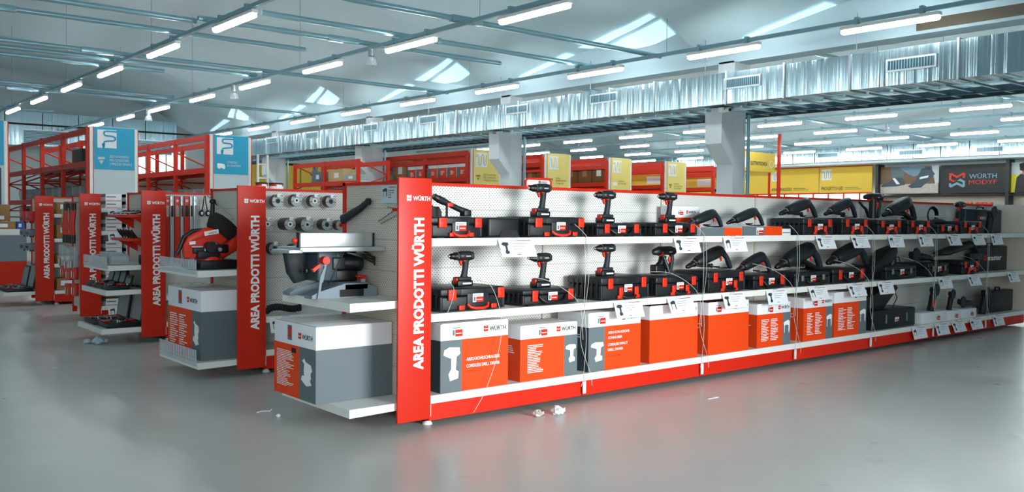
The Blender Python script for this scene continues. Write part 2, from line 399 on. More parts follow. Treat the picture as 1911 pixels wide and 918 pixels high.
# ---------------------------------------------------------------- lights
def tube_light(label, x, y, z, group):
    t = thing('tube_light', label, 'light', (x, y, z), 0, group)
    g = G(); g.box(-.05, .05, -.76, .76, .03, .085, WHITE, .01); g.obj('housing', t)
    g = G(); g.sweep([(0, -.75, 0), (0, -.72, 0), (0, .72, 0), (0, .75, 0)], [(.03, .02), (.05, .035), (.05, .035), (.03, .02)], LEDM, 10, 2.5, up=(0, 0, 1)); g.obj('diffuser', t)
    return t
L0 = None
ROWS = [(2.53, [8.64, 11.79, 14.98, 18.0, 21.17, 24.33, 27.4], 'leftmost track'), (5.49, [5.15, 8.32, 11.46, 14.62, 17.75, 20.93, 23.93, 27.1], 'second track from the left'),
        (9.83, [2.15, 5.14, 8.26, 11.4, 14.61, 17.71, 20.94, 24.16, 27.2], 'track beside the silver duct')]
for r, x in enumerate((17.4, 20.75, 23.9, 27.3, 31.0)):
    ROWS.append((x, [2.5+2.93*k for k in range(9)], ['first', 'second', 'third', 'fourth', 'fifth'][r]+' track beyond the duct'))
ROWS.append((13.9, [2.5+2.93*k for k in range(9)], 'track just behind the duct'))
for x, ys, nm in ROWS:
    for i, y in enumerate(ys):
        lab = 'glowing tube light, %s on the %s' % (ORD[i], nm)
        if L0 is None: L0 = tube_light(lab, x, y, 4.2, 'tube lights on the '+nm)
        else: dup(L0, (x, y, 4.2), 0, lab, 'tube lights on the '+nm)
    g = G(); g.box(x-.03, x+.03, -4, 31, 4.31, 4.37, PIPE)
    for i, y in enumerate(ys): 
        for dy in (-.5, .5): g.box(x-.045, x+.045, y+dy-.03, y+dy+.03, 4.29, 4.4, PIPE)
    o = g.obj('light_track', None); tag(o, 'grey green steel %s carrying tube lights' % nm.replace('track', 'ceiling track'), 'light track')
    g = G()
    for y in range(0, 30, 6): g.cyl((x, y+.4, 4.37), (x, y+.4, (zc(x) if x < 11 else zc2(x))+.05), .005, WIRE, n=5)
    g.obj('hanger_wire', o)
# bulkhead bell lamps hanging at tracks
for i, (u, v, x, lab) in enumerate(((693, 110, 5.49, 'small clear round lamp hanging under the second track, nearer the viewer'), (437, 175, 5.49, 'small clear round lamp hanging under the second track, farther back'),
        (1152, 12, 9.83, 'blurred round clear lamp near the top edge of the hall'), (277, 217, 5.49, 'tiny round clear lamp at the far end of the second track'),
        (1656, 243, 23.9, 'small clear round lamp under the tracks beyond the duct'), (1080, 275, 27.0, 'small clear round lamp hanging left of the right pillar far away'))):
    p = at(u, v, X=x)
    o = thing('bell_lamp', lab, 'lamp', (p.x, p.y, p.z))
    s = 1.0
    g = G(); g.lathe((0, 0, -.12), (0, 0, 1), [(0, .10), (.03, .105), (.12, .08), (.16, .04)], CLEAR, 16); g.obj('glass_shade', o)
    g = G(); g.cyl((0, 0, .05), (0, 0, .2), .06, STEEL); g.cyl((0, 0, .2), (0, 0, max(.22, 4.305-p.z)), .008, WIRE, n=5); g.ball((0, 0, 0), .04, WHITE, 8); g.obj('socket', o)
# conduits crossing the hall
CON = [(8.7, 3.0, 10.3, 4.44, 'conduit crossing under the roof, nearest full length'), (9.75, 2.4, 8.6, 4.44, 'conduit crossing behind the nearest tube lights'), (7.0, 2.3, 10.35, 4.44, 'thick conduit crossing to the silver duct near the right'),
       (10.1, -4.0, 2.5, 4.46, 'conduit running to the top left corner'), (11.2, -4, 5.0, 4.46, 'conduit crossing at the top left under the dark roof'), (14.0, -4, 10.35, 4.44, 'conduit crossing the middle of the left hall'),
       (14.75, -4, 5.6, 4.44, 'conduit beside the middle conduit of the left hall'), (15.5, -4, 3.8, 4.42, 'thin conduit behind the middle pair'), (20.1, -4, 5.6, 4.46, 'conduit in front of the far roof bay'),
       (20.9, -4, 10.35, 4.44, 'long conduit in front of the far roof bay'), (26.2, -4, 4.0, 4.46, 'farthest conduit above the blue signs'), (5.0, 12.5, 33, 4.5, 'conduit beyond the duct, nearest'), (11.5, 12.5, 33, 4.5, 'conduit beyond the duct, in the middle'), (17.6, 12.5, 33, 4.5, 'conduit beyond the duct, farthest')]
for y, x0, x1, z, lab in CON:
    g = G(); g.cyl((x0, y, z), (x1, y, z), .045, PIPE, n=8); o = g.obj('conduit', None); tag(o, 'teal grey steel '+lab, 'pipe', 'ceiling conduits')
    g = G(); xm = x0+(x1-x0)*.42; g.box(xm-.3, xm+.3, y-.06, y+.06, z-.05, z+.05, PIPE, .01); g.obj('junction_sleeve', o)

# ================================================================ GONDOLAS
SEC = 1.33; X0 = 0.2
def gondola(y0, nsec, zs, label, peg, ends=(), xend=None, xpanel=None):
    t = thing('gondola_shelving', label, 'shelving', (X0, y0, 0))
    def P(name, g): return g.obj(name, t)
    L = nsec*SEC if xend is None else xend-X0
    for i in range(nsec):
        a = i*SEC; b = min(L, a+SEC)
        if b <= a: break
        g = G(); g.box(a+.002, b-.002, .45, .47, .13, 1.525, peg); P('back_panel', g)
        g = G(); g.box(a, b, .43, .50, 1.522, 1.542, RED); P('top_rail', g)
        g = G(); g.box(a+.004, b-.004, .015, .06, .04, .148, RED); P('kick_plate', g)
        for z in zs:
            g = G(); g.box(a+.004, b-.004, .012, .45, z-.03, z, WHITE); g.box(a+.003, b-.003, 0, .014, z-.047, z+.003, WHITE); g.box(a+.003, b-.003, -.004, .0, z-.04, z-.004, WHITE); P('shelf', g)
        g = G(); g.box(a-.012, a+.012, .435, .452, .1, 1.52, CREAM); P('upright', g)
        if i: g = G(); g.box(a-.014, a+.014, -.012, -.004, .06, .146, WHITE); P('joint_label', g)
    g = G(); g.box(0, L, .06, .90, .03, .12, DARK); P('plinth', g)
    g = G(); g.box(0, L, .885, .9, .04, .148, RED); g.box(0, L, .49, .9, .15, .19, WHITE); P('rear_base', g)
    g = G(); g.lathe((.05, .1, 0), (0, 0, 1), [(0, .032), (.008, .032), (.03, .012), (.05, .012)], WHITE, 12); P('levelling_foot', g)
    if xpanel:
        g = G(); g.box(xpanel-X0, xpanel-X0+.03, 0.02, .9, .05, 1.54, CREAM); P('side_panel', g)
    return t
def end_panel(par_y, label, h=1.54):
    """end wall of a gondola facing the cross aisle"""
    t = thing('end_wall_panel', label, 'panel', (0.1, par_y, 0))
    g = G(); g.box(0, .03, .02, .89, .12, 1.52, PEGY); g.obj('board', t)
    g = G(); g.box(-.012, .04, .87, .905, .04, 1.54, RED); g.obj('edge_upright', t)
    g = G(); g.box(-.012, .04, .03, .905, 1.515, 1.535, RED); g.obj('top_rail', t)
    return t
def end_shelf(y0, z, label, x=-.36, y1=.89, d=.02):
    g = G(); g.box(x+.01, .09, d, y1, z-.03, z, WHITE); g.box(x, x+.012, d, y1, z-.05, z+.002, WHITE)
    g.prism([(x, z-.05), (x, z+.002), (.09, z+.002), (.09, z-.04)][::1], 'y', d-.012, d, WHITE)
    o = g.obj('end_shelf', None); o.location = (0, y0, 0); tag(o, label, 'shelf'); return o
def area_sign(y0, label, dx=0.0):
    t = thing('upright_sign_board', label, 'sign', (-.05+dx, y0, 0))
    g = G(); g.box(0, .24, -.022, -.004, .062, 1.546, REDS, .003); g.obj('board', t)
    g = G(); g.text('AREA PRODOTTI WÜRTH', (.185, -.0235, .375), (0, 0, 1), (-1, 0, 0), .93, .092, WPRT, .045); g.obj('lettering', t)
    g = G(); logo(g, (.055, -.0235, 1.405), (1, 0, 0), (0, 0, 1), .036, WPRT, WPRT, .03); g.obj('brand_mark', t)
    g = G(); g.box(.235, .245, -.02, 0.02, .075, .15, WHITE); g.obj('bracket', t)
    return t
GY = [0.0, 2.376, 4.76, 7.06, 9.38]
gondola(0, 7, (.196, .705, 1.175), 'long white pegboard gondola of cordless tools in the foreground', PEGX, xend=9.36, xpanel=9.36)
gondola(GY[1], 6, (.196, .47), 'pegboard gondola hung with cutting discs behind the first', PEGX)
gondola(GY[2], 6, (.196,), 'gondola holding spirit levels, third from the front', PEGX)
gondola(GY[3], 5, (.17, .46, .79, 1.09, 1.37), 'shelf gondola of small white boxes, fourth from the front', PEGX)
gondola(GY[4], 5, (.2, .58, .94, 1.29), 'farthest gondola, its shelves holding brown cartons', PEGX)
SN = ['nearest', 'second', 'third', 'fourth', 'farthest']
SL = ['nearest and largest red upright sign, pale from the daylight, beside the table saw', 'red upright sign right of the mitre saw on its end shelf', 'red upright sign left of the mitre saw, right of the open tool kits', 'red upright sign left of the small white boxes, fourth from the front', 'farthest red upright sign beside the brown carton shelves']
for i, y in enumerate(GY): area_sign(y, SL[i])
EL = ['cream pegboard end wall behind the table saw', 'cream pegboard end wall behind the mitre saw', 'cream end wall above the open tool kits', 'end wall hung with orange trousers', 'end wall with small hooked packs at far left']
for i, y in enumerate(GY): end_panel(y, EL[i])
end_shelf(0, .80, 'white end shelf carrying the table saw'); end_shelf(0, .18, 'lowest white end shelf under the biggest carton')
end_shelf(GY[1], .865, 'white end shelf carrying the red mitre saw'); end_shelf(GY[1], .14, 'lowest white end shelf under the mitre saw carton')
end_shelf(GY[2], .79, 'white end shelf with a clear tray of packs'); end_shelf(GY[2], .545, 'middle white end shelf of small open tool kits', -.38); end_shelf(GY[2], .165, 'lowest white end shelf of large open tool kits', -.42)
end_shelf(GY[4], .20, 'lowest white end shelf of tool sets at far left', -.44)
PLATCH = mat('pale_latch_plastic', (120, 116, 104), .5)
# ================================================================ PRODUCT BUILDERS
def sticker(g, x, y, z, w, h, s=1):
    """white and red label plate facing the aisle"""
    g.box(x-w/2, x+w/2, y-.0015, y, z-h/2, z+h/2, WPRT); g.box(x-w*.18, x+w*.5, y-.0022, y-.0014, z-h*.5, z+h*.12, RED)
    g.box(x-w*.42, x-w*.24, y-.0022, y-.0014, z-h*.4, z+h*.1, GREYP)
    g.box(x-w*.4, x+w*.3, y-.0022, y-.0014, z+h*.24, z+h*.32, TEXTG); g.box(x-w*.12, x+w*.4, y-.0028, y-.002, z-h*.26, z-h*.18, WPRT)
def tool_case(label, x0, x1, y, z, h, style, d=.36, cat='tool case', grp=None):
    w = x1-x0; t = thing('tool_case', label, cat, (x0, y, z), 0, grp)
    g = G(); hb = h*.66
    g.box(.006, w-.006, .004, d, .006, hb, CASE, .012)
    for fx in (.06, w-.12): g.box(fx, fx+.06, .02, .08, 0, .01, BLACK); g.box(fx, fx+.06, d-.08, d-.02, 0, .01, BLACK)
    for fx in (.0, w-.018): g.box(fx, fx+.018, .0, .02, .01, hb, CASEL, .004)
    g.obj('case_body', t)
    g = G(); g.box(0, w, 0, d, hb+.002, h, CASEL, .012)
    g.box(w*.3, w*.7, -.004, .02, hb+.004, h-.006, CASE, .003); g.box(.05, w-.05, .05, d-.05, h-.004, h+.003, CASE, .002); g.obj('case_lid', t)
    g = G()
    for k in range(int(d/.05)-1): g.box(-.003, .004, .04+k*.05, .055+k*.05, .02, h-.02, CASEL)
    g.obj('side_ribs', t)
    def latch(cx, z0, z1, lw, m=ORG):
        g = G(); g.box(cx-lw/2, cx+lw/2, -.014, .0, z0, z1, m, .004); g.box(cx-lw*.3, cx+lw*.3, -.017, -.013, z1-(z1-z0)*.35, z1-(z1-z0)*.25, RED); g.obj('latch', t)
    cx = w/2
    if style == 'a':
        latch(.085, h*.5, h*.96, .062); latch(w-.04, h*.5, h*.96, .055)
        latch(.16, .01, h*.27, .045); latch(w-.10, .01, h*.27, .045)
        g = G(); g.box(w*.40, w*.72, -.006, .002, h*.12, h*.78, CASEL, .006); g.obj('recess_plate', t)
        g = G(); g.sweep([(w*.40, -.004, h*.30), (w*.43, -.02, h*.17), (w*.5, -.026, h*.12), (w*.62, -.026, h*.12), (w*.69, -.02, h*.17), (w*.72, -.004, h*.30)], (.010, .012), ORG, 8); g.obj('carry_handle', t)
        sx = w*.56
    elif style == 'b':
        latch(w*.2, h*.28, h*.95, .05); latch(w*.86, h*.28, h*.95, .05)
        g = G(); g.sweep([(w*.29, -.002, h*.55), (w*.32, -.02, h*.35), (w*.4, -.026, h*.17), (w*.66, -.026, h*.17), (w*.74, -.02, h*.35), (w*.78, -.002, h*.58)], (.011, .011), BLACK, 8); g.obj('carry_handle', t)
        sx = w*.53
    elif style == 'c':
        latch(w*.17, h*.5, h*.95, .05); latch(w*.86, h*.5, h*.95, .05)
        for a, sg in ((w*.38, 1), (w*.70, -1)):
            g = G(); g.box(a-.02, a+.02, -.018, 0, h*.1, h*.55, ORG, .005); g.box(a-.02 if sg < 0 else a-.035, a+.035 if sg < 0 else a+.02, -.016, 0, h*.05, h*.2, ORG, .004); g.obj('red_hinge', t)
        g = G(); g.sweep([(w*.40, -.012, h*.16), (w*.46, -.024, h*.1), (w*.62, -.024, h*.1), (w*.68, -.012, h*.16)], (.012, .012), BLACK, 8); g.obj('carry_handle', t)
        sx = w*.54
    else:
        for a in (w*.2, w*.8): g = G(); g.box(a-.018, a+.018, -.01, .0, h*.4, h*.8, PLATCH, .003); g.obj('latch', t)
        g = G(); g.sweep([(w*.34, -.002, h*.35), (w*.36, -.022, h*.22), (w*.64, -.022, h*.22), (w*.66, -.002, h*.35)], (.01, .012), BLACK, 8); g.obj('carry_handle', t)
        sx = w*.5
    if style != 'e':
        g = G(); sticker(g, sx, -.0065, h*.56 if style != 'c' else h*.5, .085, .055); g.obj('label_sticker', t)
    return t
def cordless_drill(label, x, y, z, s=1.0, kind='drill', group=None, rz=0.0):
    t = thing('cordless_drill', label, 'drill', (x, y, z), rz, group); S = lambda *p: tuple(q*s for q in p)
    def sw(g, pts, sz, m, **k): g.sweep([S(*q) for q in pts], [tuple(v*s for v in q) for q in sz], m, **k)
    slim = kind == 'slim'; bw = .03 if slim else .036
    g = G(); g.box(-.062*s, .042*s, -bw*s, bw*s, 0, .036*s, BLACK, .006*s); g.box(-.052*s, .036*s, -.03*s, .03*s, .036*s, .056*s, GRIP, .006*s); o = g.obj('battery', t)
    g = G(); g.box(-.063*s, -.050*s, -.02*s, .02*s, .02*s, .052*s, ORG, .003*s); g.box(-.03*s, .03*s, -bw*s-.001, -bw*s+.001, .012*s, .022*s, WPRT); g.obj('release_button', o)
    g = G(); sw(g, [(.0, 0, .05), (.004, 0, .075), (.010, 0, .11), (.012, 0, .15), (.01, 0, .17)], [(.023, .019), (.018, .016), (.017, .016), (.019, .018), (.026, .02)], GRIP, n=14, p=2.4); g.obj('grip', t)
    g = G(); sw(g, [(-.045, 0, .185), (-.04, 0, .185), (-.02, 0, .186), (.03, 0, .187), (.055, 0, .186), (.062, 0, .185)], [(.018, .018), (.026, .027), (.031, .031), (.031, .031), (.027, .027), (.016, .016)], CASEL, n=16)
    g.box(.04*s, .056*s, -.0285*s, .0285*s, .168*s, .203*s, BLACK, .004*s); o = g.obj('motor_housing', t)
    g = G(); g.text('WÜRTH', (-.005*s, -.0318*s, .181*s), (1, 0, 0), (0, 0, 1), .034*s, .009*s, WPRT, .02); g.obj('lettering', o)
    g = G(); sw(g, [(-.046, 0, .185), (-.052, 0, .185)], [(.027, .027), (.027, .027)], CHROME, n=16); g.obj('torque_collar', t)
    g = G()
    if kind == 'impact': sw(g, [(-.05, 0, .185), (-.075, 0, .185), (-.085, 0, .185), (-.10, 0, .185)], [(.026, .026), (.018, .018), (.012, .012), (.010, .010)], BLACK, n=14)
    else: sw(g, [(-.052, 0, .185), (-.066, 0, .185), (-.068, 0, .185), (-.085, 0, .185), (-.094, 0, .185), (-.095, 0, .185), (-.102, 0, .185)], [(.024, .024), (.024, .024), (.019, .019), (.019, .019), (.014, .014), (.010, .010), (.009, .009)], BLACK, n=14)
    o = g.obj('chuck', t)
    g = G(); sw(g, [(-.102, 0, .185), (-.105, 0, .185)], [(.010, .010), (.009, .009)], STEEL, n=12); g.obj('jaw_ring', o)
    g = G(); sw(g, [(-.024, 0, .158), (-.024, 0, .145), (-.016, 0, .128)], [(.009, .010), (.009, .010), (.007, .008)], ORG, n=10); g.obj('trigger', t)
    g = G(); g.box(-.02*s, -.008*s, -.0325*s, .0325*s, .153*s, .161*s, ORG, .002*s); g.obj('direction_switch', t)
    t.scale = (1.12, 1, 1)
    return t
def leaning_drill(label, x, y, z, w, h, side=True, ring=True, big=1.0, group=None, name='hammer_drill', nose='chuck', cable=True, dgrip=False, m=BLACK, m2=CASEL):
    """corded drill resting on its nose and the end of its grip, body rising to the right"""
    t = thing(name, label, 'drill', (x, y, z), 0, group); k = big
    A = Vector((-w*.5+.03*k, 0, .03*k)); B = Vector((w*.25, 0, h-.04*k)); dv = (B-A).normalized(); ln = (B-A).length
    P = lambda f: tuple(A+dv*(ln*f))
    g = G(); g.sweep([P(.24), P(.30), P(.5), P(.8), P(.97), P(1.03)], [(.027*k, .029*k), (.035*k, .038*k), (.040*k, .045*k), (.043*k, .046*k), (.038*k, .040*k), (.024*k, .026*k)], m2, 14, 2.5); o = g.obj('motor_housing', t)
    g = G(); c = Vector(P(.62)); g.text('WÜRTH', c+Vector((0, -.0435*k, 0)), dv, Vector((-dv.z, 0, dv.x)), .05*k, .011*k, WPRT, .02); g.obj('lettering', o)
    g = G(); g.sweep([P(.26), P(.2), P(.19), P(.06), P(.0), P(-.03)], [(.024*k, .024*k), (.023*k, .023*k), (.019*k, .019*k), (.018*k, .018*k), (.014*k, .014*k), (.008*k, .008*k)], m, 12)
    o = g.obj('chuck', t)
    if nose == 'chuck': g = G(); g.sweep([P(.2), P(.17)], [(.0245*k, .0245*k)]*2, CHROME, 12); g.obj('chuck_ring', o)
    if ring: g = G(); g.sweep([P(.27), P(.34)], [(.033*k, .034*k)]*2, ORG, 14); g.obj('red_ring', t)
    g = G(); C2 = Vector((w*.5-.015, 0, .012)); Bp = Vector(P(.95))
    mid = (Bp+C2)/2+Vector((.022*k, 0, .012*k))
    g.sweep([Bp, Bp*.7+mid*.3+Vector((.012, 0, .01)), mid, mid*.4+C2*.6, C2], [(.026*k, .024*k), (.022*k, .021*k), (.018*k, .018*k), (.018*k, .018*k), (.013*k, .016*k)], GRIP, 12, 2.3); g.obj('grip', t)
    g = G(); q = Bp*.62+mid*.38+Vector((-.016*k, 0, -.022*k)); g.sweep([q+Vector((-.012, 0, .012)), q, q+Vector((.01*k, 0, -.03*k))], [(.010, .010), (.012, .012), (.008, .008)], ORG, 8); g.obj('trigger', t)
    if side:
        g = G(); b = Vector(P(.16)); g.sweep([b+Vector((0, -.03, -.005)), b+Vector((.04*k, -.045, -.012)), b+Vector((.11*k, -.05, -.014)), b+Vector((.15*k, -.05, -.016)), b+Vector((.155*k, -.05, -.016))], [(.010, .010), (.014, .014), (.017, .017), (.015, .015), (.02, .02)], BLACK, 10); g.obj('side_handle', t)
    if dgrip:
        g = G(); e = Vector(P(.6)); g.sweep([e+Vector((.02, 0, -.03)), C2*.7+e*.3+Vector((0, 0, -.03)), C2], [(.02*k, .02*k), (.018*k, .018*k), (.016*k, .016*k)], m, 10); g.obj('loop_brace', t)
    if cable:
        g = G(); g.sweep([C2, C2+Vector((.0, .03, -.002)), C2+Vector((-.04, .08, -.004)), C2+Vector((-.11, .1, .008)), C2+Vector((-.16, .07, .012)), C2+Vector((-.1, .04, .012))], (.006, .006), BLACK, 6); g.obj('power_cord', t)
    return t
def upright_hammer(label, x, y, z, h, w, name='rotary_hammer', battery=True):
    t = thing(name, label, 'drill', (x, y, z))
    g = G(); g.sweep([(-w*.5, 0, h-.05), (-w*.45, 0, h-.05), (-w*.2, 0, h-.04), (w*.3, 0, h-.04), (w*.48, 0, h-.045), (w*.5, 0, h-.045)], [(.014, .014), (.024, .024), (.034, .036), (.036, .038), (.03, .034), (.02, .02)], BLACK, 14, 2.5); o = g.obj('motor_housing', t)
    g = G(); g.text('WÜRTH', (w*.1, -.0375, h-.055), (1, 0, 0), (0, 0, 1), .04, .01, WPRT, .02); g.obj('lettering', o)
    g = G(); g.sweep([(-w*.2, 0, h-.05), (-w*.16, 0, h-.05)], [(.036, .036)]*2, ORG, 14); g.obj('red_ring', t)
    g = G(); g.sweep([(w*.36, 0, h-.05), (w*.42, 0, h*.55), (w*.34, 0, .03), (w*.30, 0, .012)], [(.02, .022), (.017, .018), (.017, .018), (.014, .016)], GRIP, 12, 2.3); g.obj('grip', t)
    g = G(); g.sweep([(w*.30, 0, h*.62), (w*.28, 0, h*.5), (w*.31, 0, h*.42)], [(.01, .01), (.012, .012), (.008, .008)], ORG, 8); g.obj('trigger', t)
    if battery:
        g = G(); g.sweep([(-w*.12, -.03, h-.09), (-w*.05, -.045, h*.35), (w*.05, -.05, .02)], [(.012, .012), (.017, .017), (.019, .019)], CASEL, 10); g.obj('side_handle', t)
        g = G(); g.box(-w*.5, -w*.02, -.034, .034, .012, .085, BLACK, .012); g.obj('battery', t)
        g = G(); g.sweep([(-w*.3, 0, .06), (-w*.1, 0, h*.42), (-w*.02, 0, h-.08)], [(.03, .028), (.028, .028), (.03, .03)], BLACK, 10); g.obj('gear_neck', t)
    else:
        g = G(); g.sweep([(0, 0, .0), (0, 0, h*.4), (0, 0, h-.06)], [(.036, .036), (.034, .036), (.032, .034)], BLACK, 12, 2.6); g.obj('gear_neck', t)
        g = G(); g.sweep([(-w*.9, -.02, h*.62), (-w*.7, -.02, h*.48), (-w*.5, -.02, h*.36), (-w*.32, -.02, .02)], [(.012, .012), (.014, .014), (.016, .016), (.018, .018)], BLACK, 8); g.obj('side_handle', t)
    return t
TOOLP = [(0, .78), (.05, .92), (.35, 1), (.95, .97), (1, .78), (.78, .70), (.74, .32), (.9, .26), (.88, .06), (.4, 0), (.3, .2), (.46, .36), (.46, .66), (.2, .72)]
HAMP = [(0, .72), (.1, .86), (.7, .98), (1, .9), (.98, .35), (.92, .05), (.82, .2), (.8, .62), (.5, .66), (.22, .6), (.2, .1), (.12, .1), (.12, .62)]
def carton(label, x0, x1, y, z, h, d, style, seed=1, band=.22, side='grey', grp=None, textlines=None, logoat=None, stick=.16):
    """printed carton: white top band, lower band grey and red; prints face the aisle"""
    w = x1-x0; t = thing('product_carton', label, 'box', (x0, y, z), 0, grp)
    g = G(); g.box(0, w, 0, d, 0, h, CARD, .003)
    g.obj('carton_body', t)
    zb = h*(1-band-.02); gx = {'left': .30, 'right': .24, 'none': 0}[style[0]]
    g = G(); e = .0012
    if style[0] == 'left': g.box(0, w*gx, -e, 0, 0, zb, GREYP); g.box(w*gx, w, -e, 0, 0, zb, ORGB)
    elif style[0] == 'right': g.box(0, w*(1-gx), -e, 0, 0, zb, ORGB); g.box(w*(1-gx), w, -e, 0, 0, zb, GREYP)
    else: g.box(0, w, -e, 0, 0, zb, ORGB)
    g.box(-e, 0, 0, d, 0, zb, DGREY if side == 'grey' else ORGB)
    g.obj('colour_print', t)
    g = G(); g.box(.004, w-.004, d*.48, d*.5, h, h+.0015, KRAFT); g.box(.01, w-.01, .0, .004, h-.001, h+.003, CARD)
    if style[2:3] == ('maroon',): g.box(.003, w-.003, .004, d-.004, h-.0005, h+.002, mat('maroon_print', (98, 18, 28), .6))
    g.obj('top_flaps', t)
    yy = -e-.0008
    g = G(); ls = w*.075
    lx = w-ls*4.75-.012 if logoat is None else logoat
    logo(g, (lx, yy, h-h*band*.72), (1, 0, 0), (0, 0, 1), ls*.95, RED, TEXTD, .015); g.obj('brand_mark', t)
    if stick is not None: g = G(); sticker(g, w*stick+.04, -.001, h-h*band*.5, .085, .07); g.obj('label_sticker', t)
    if 'lines' in style:
        g = G(); xx = w*.12; lines(g, (xx, yy, h*.14), (1, 0, 0), (0, 0, 1), w*.55 if 'two' in style else w*.3, h*.52, 17 if 'two' not in style else 14, WPRT, seed, 2 if 'two' in style else 1); g.obj('fine_print', t)
    if textlines:
        g = G()
        for s_, a, b, ww, hh, mm in textlines: g.text(s_, (a*w, yy, b*h), (1, 0, 0), (0, 0, 1), ww*w, hh*h, mm, .012)
        g.obj('lettering', t)
    if style[0] != 'none':
        g = G(); cx = w*.04 if style[0] == 'left' else w*(1-gx*.9)
        P_ = HAMP if 'hammer' in style else TOOLP
        hh_ = .5 if style[0] == 'left' and 'small' not in style else .34
        g.poly(P_, (cx, yy, h*(.16 if style[0] == 'left' else .24)), (1, 0, 0), (0, 0, 1), w*gx*.8, h*hh_, WPRT); g.obj('tool_picture', t)
    g = G(); lines(g, (-e-.0008, d*.75, h*.5), (0, -1, 0), (0, 0, 1), d*.6, h*.15, 4, WPRT, seed+3); g.obj('side_print', t)
    return t
PC0 = None
def price_card(label, u, v, shelf_z, i=0, w=.30):
    """tilted info card hooked on a shelf edge"""
    x = at(u, v, Y=-.03).x; t = thing('price_card', label, 'price card', (x, -.012, shelf_z-.008), 0, 'tilted price cards')
    a = math.radians(19+4*math.sin(i*1.7)); U = Vector((0, math.sin(a), math.cos(a))); R = Vector((1, 0, 0)); Nn = Vector((0, -math.cos(a), math.sin(a))); hh = .125
    def q(dx, dz, e): return R*dx-U*dz+Nn*e
    def slab(g, a0, a1, b0, b1, e0, e1, m):
        V = [q(dx, dz, e) for dx in (a0, a1) for dz in (b0, b1) for e in (e0, e1)]
        g.add(V, [(0, 1, 3, 2), (4, 6, 7, 5), (0, 4, 5, 1), (2, 3, 7, 6), (0, 2, 6, 4), (1, 5, 7, 3)], m)
    g = G(); slab(g, -w/2, w/2, 0, hh, 0, .002, CARD); g.obj('card', t)
    g = G(); slab(g, w*.02, w*.42, .006, .011, .002, .003, mat('dark_red_print', (140, 20, 40), .6)); slab(g, -w*.18, w*.02, .006, .009, .002, .003, TEXTG)
    for k in range(3): slab(g, -w*.14, w*(.3-.08*k), .03+.018*k, .033+.018*k, .002, .003, TEXTG)
    slab(g, -w*.05, w*.05, .105, .109, .002, .003, TEXTD); g.obj('fine_print', t)
    g = G(); P_ = TOOLP if i % 3 else HAMP
    g.add([q(-w*.44+aa*w*.2, .105-bb*.085, .0032) for aa, bb in P_], [tuple(range(len(P_)))], DGREY); g.obj('tool_picture', t)
    g = G(); slab(g, -.03, .03, -.012, .006, -.004, 0, CLEAR); g.obj('clip', t)
    return t
def cord(name_label, pts, r=.0017):
    g = G(); P = [Vector(p) for p in pts]; Q = []
    for i in range(len(P)-1):
        p0, p1, p2, p3 = P[max(i-1, 0)], P[i], P[i+1], P[min(i+2, len(P)-1)]
        for k in range(6):
            t = k/6; Q.append(.5*((2*p1)+(p2-p0)*t+(2*p0-5*p1+4*p2-p3)*t*t+(3*p1-p0-3*p2+p3)*t**3))
    Q.append(P[-1]); g.sweep(Q, (r, r), CORD, 5); o = g.obj('tether_line', None); tag(o, name_label, 'cord', 'security cords')
# ================================================================ FOREGROUND GONDOLA STOCK
TZ, MZ, BZ = 1.176, .706, .197
def xs(a, b, Y=.04, v=450): return at(a, v, Y=Y).x, at(b, v, Y=Y).x
CF = .04
CASES = [ # label, uL, uR, z, height, style
 ('black tool case with red latches and orange handle, leftmost on the top shelf', 806, 900, TZ, .135, 'a'),
 ('long black tool case with orange handle, second on the top shelf', 986, 1090, TZ, .14, 'a'),
 ('slim black tool case with black handle under the second upright drill of the top shelf', 1114, 1197, TZ, .10, 'b'),
 ('slim black tool case with black handle beside the red and white display carton, top shelf', 1223, 1301, TZ, .105, 'b'),
 ('black case with four red catches under the first leaning hammer drill, top shelf', 1499, 1554, TZ, .155, 'c'),
 ('black case with four red catches between the leaning drill and the T-shaped breaker', 1571, 1620, TZ, .16, 'c'),
 ('black case with four red catches under the big hammer with the loop handle, top shelf', 1638, 1682, TZ, .15, 'c'),
 ('black case with four red catches left of the coiled cable, top shelf', 1694, 1736, TZ, .15, 'c'),
 ('slim black case with two red latches beneath the coiled cable, top shelf', 1750, 1788, TZ, .105, 'b'),
 ('black case with red catches just left of the navy case on the top shelf', 1793, 1832, TZ, .145, 'c'),
 ('large black tool case with orange handle, leftmost on the middle shelf', 823, 943, MZ, .15, 'a'),
 ('slim black case with black handle, second from left on the middle shelf', 977, 1078, MZ, .113, 'b'),
 ('tall black case with four red catches, third from left on the middle shelf', 1123, 1213, MZ, .172, 'c'),
 ('black case with four red catches under the compact rotary hammer, middle shelf', 1226, 1305, MZ, .155, 'c'),
 ('tall black case with red catches under the leaning drill, fifth on the middle shelf', 1323, 1392, MZ, .175, 'c'),
 ('slim black case with two red latches, sixth on the middle shelf', 1408, 1468, MZ, .123, 'b'),
 ('plain black case with pale catches under the big hammer, middle shelf', 1485, 1550, MZ, .125, 'd'),
 ('black case with two red latches under the dark angled drill, middle shelf', 1556, 1617, MZ, .14, 'b'),
 ('charcoal case with white label left of the dark saw, middle shelf', 1655, 1712, MZ, .14, 'd'),
 ('black case with pale catches in shadow under the reciprocating saw', 1735, 1772, MZ, .15, 'd'),
 ('black case with four red catches left of the master case, middle shelf', 1797, 1828, MZ, .155, 'c')]
CX = []
for lab, a, b, z, h, st in CASES:
    x0, x1 = xs(a, b); 
    if z == TZ and a == 806: x0 = .225
    tool_case(lab, x0, x1, CF, z, h, st, grp='black tool cases on the display gondola'); CX.append((x0, x1, z+h))
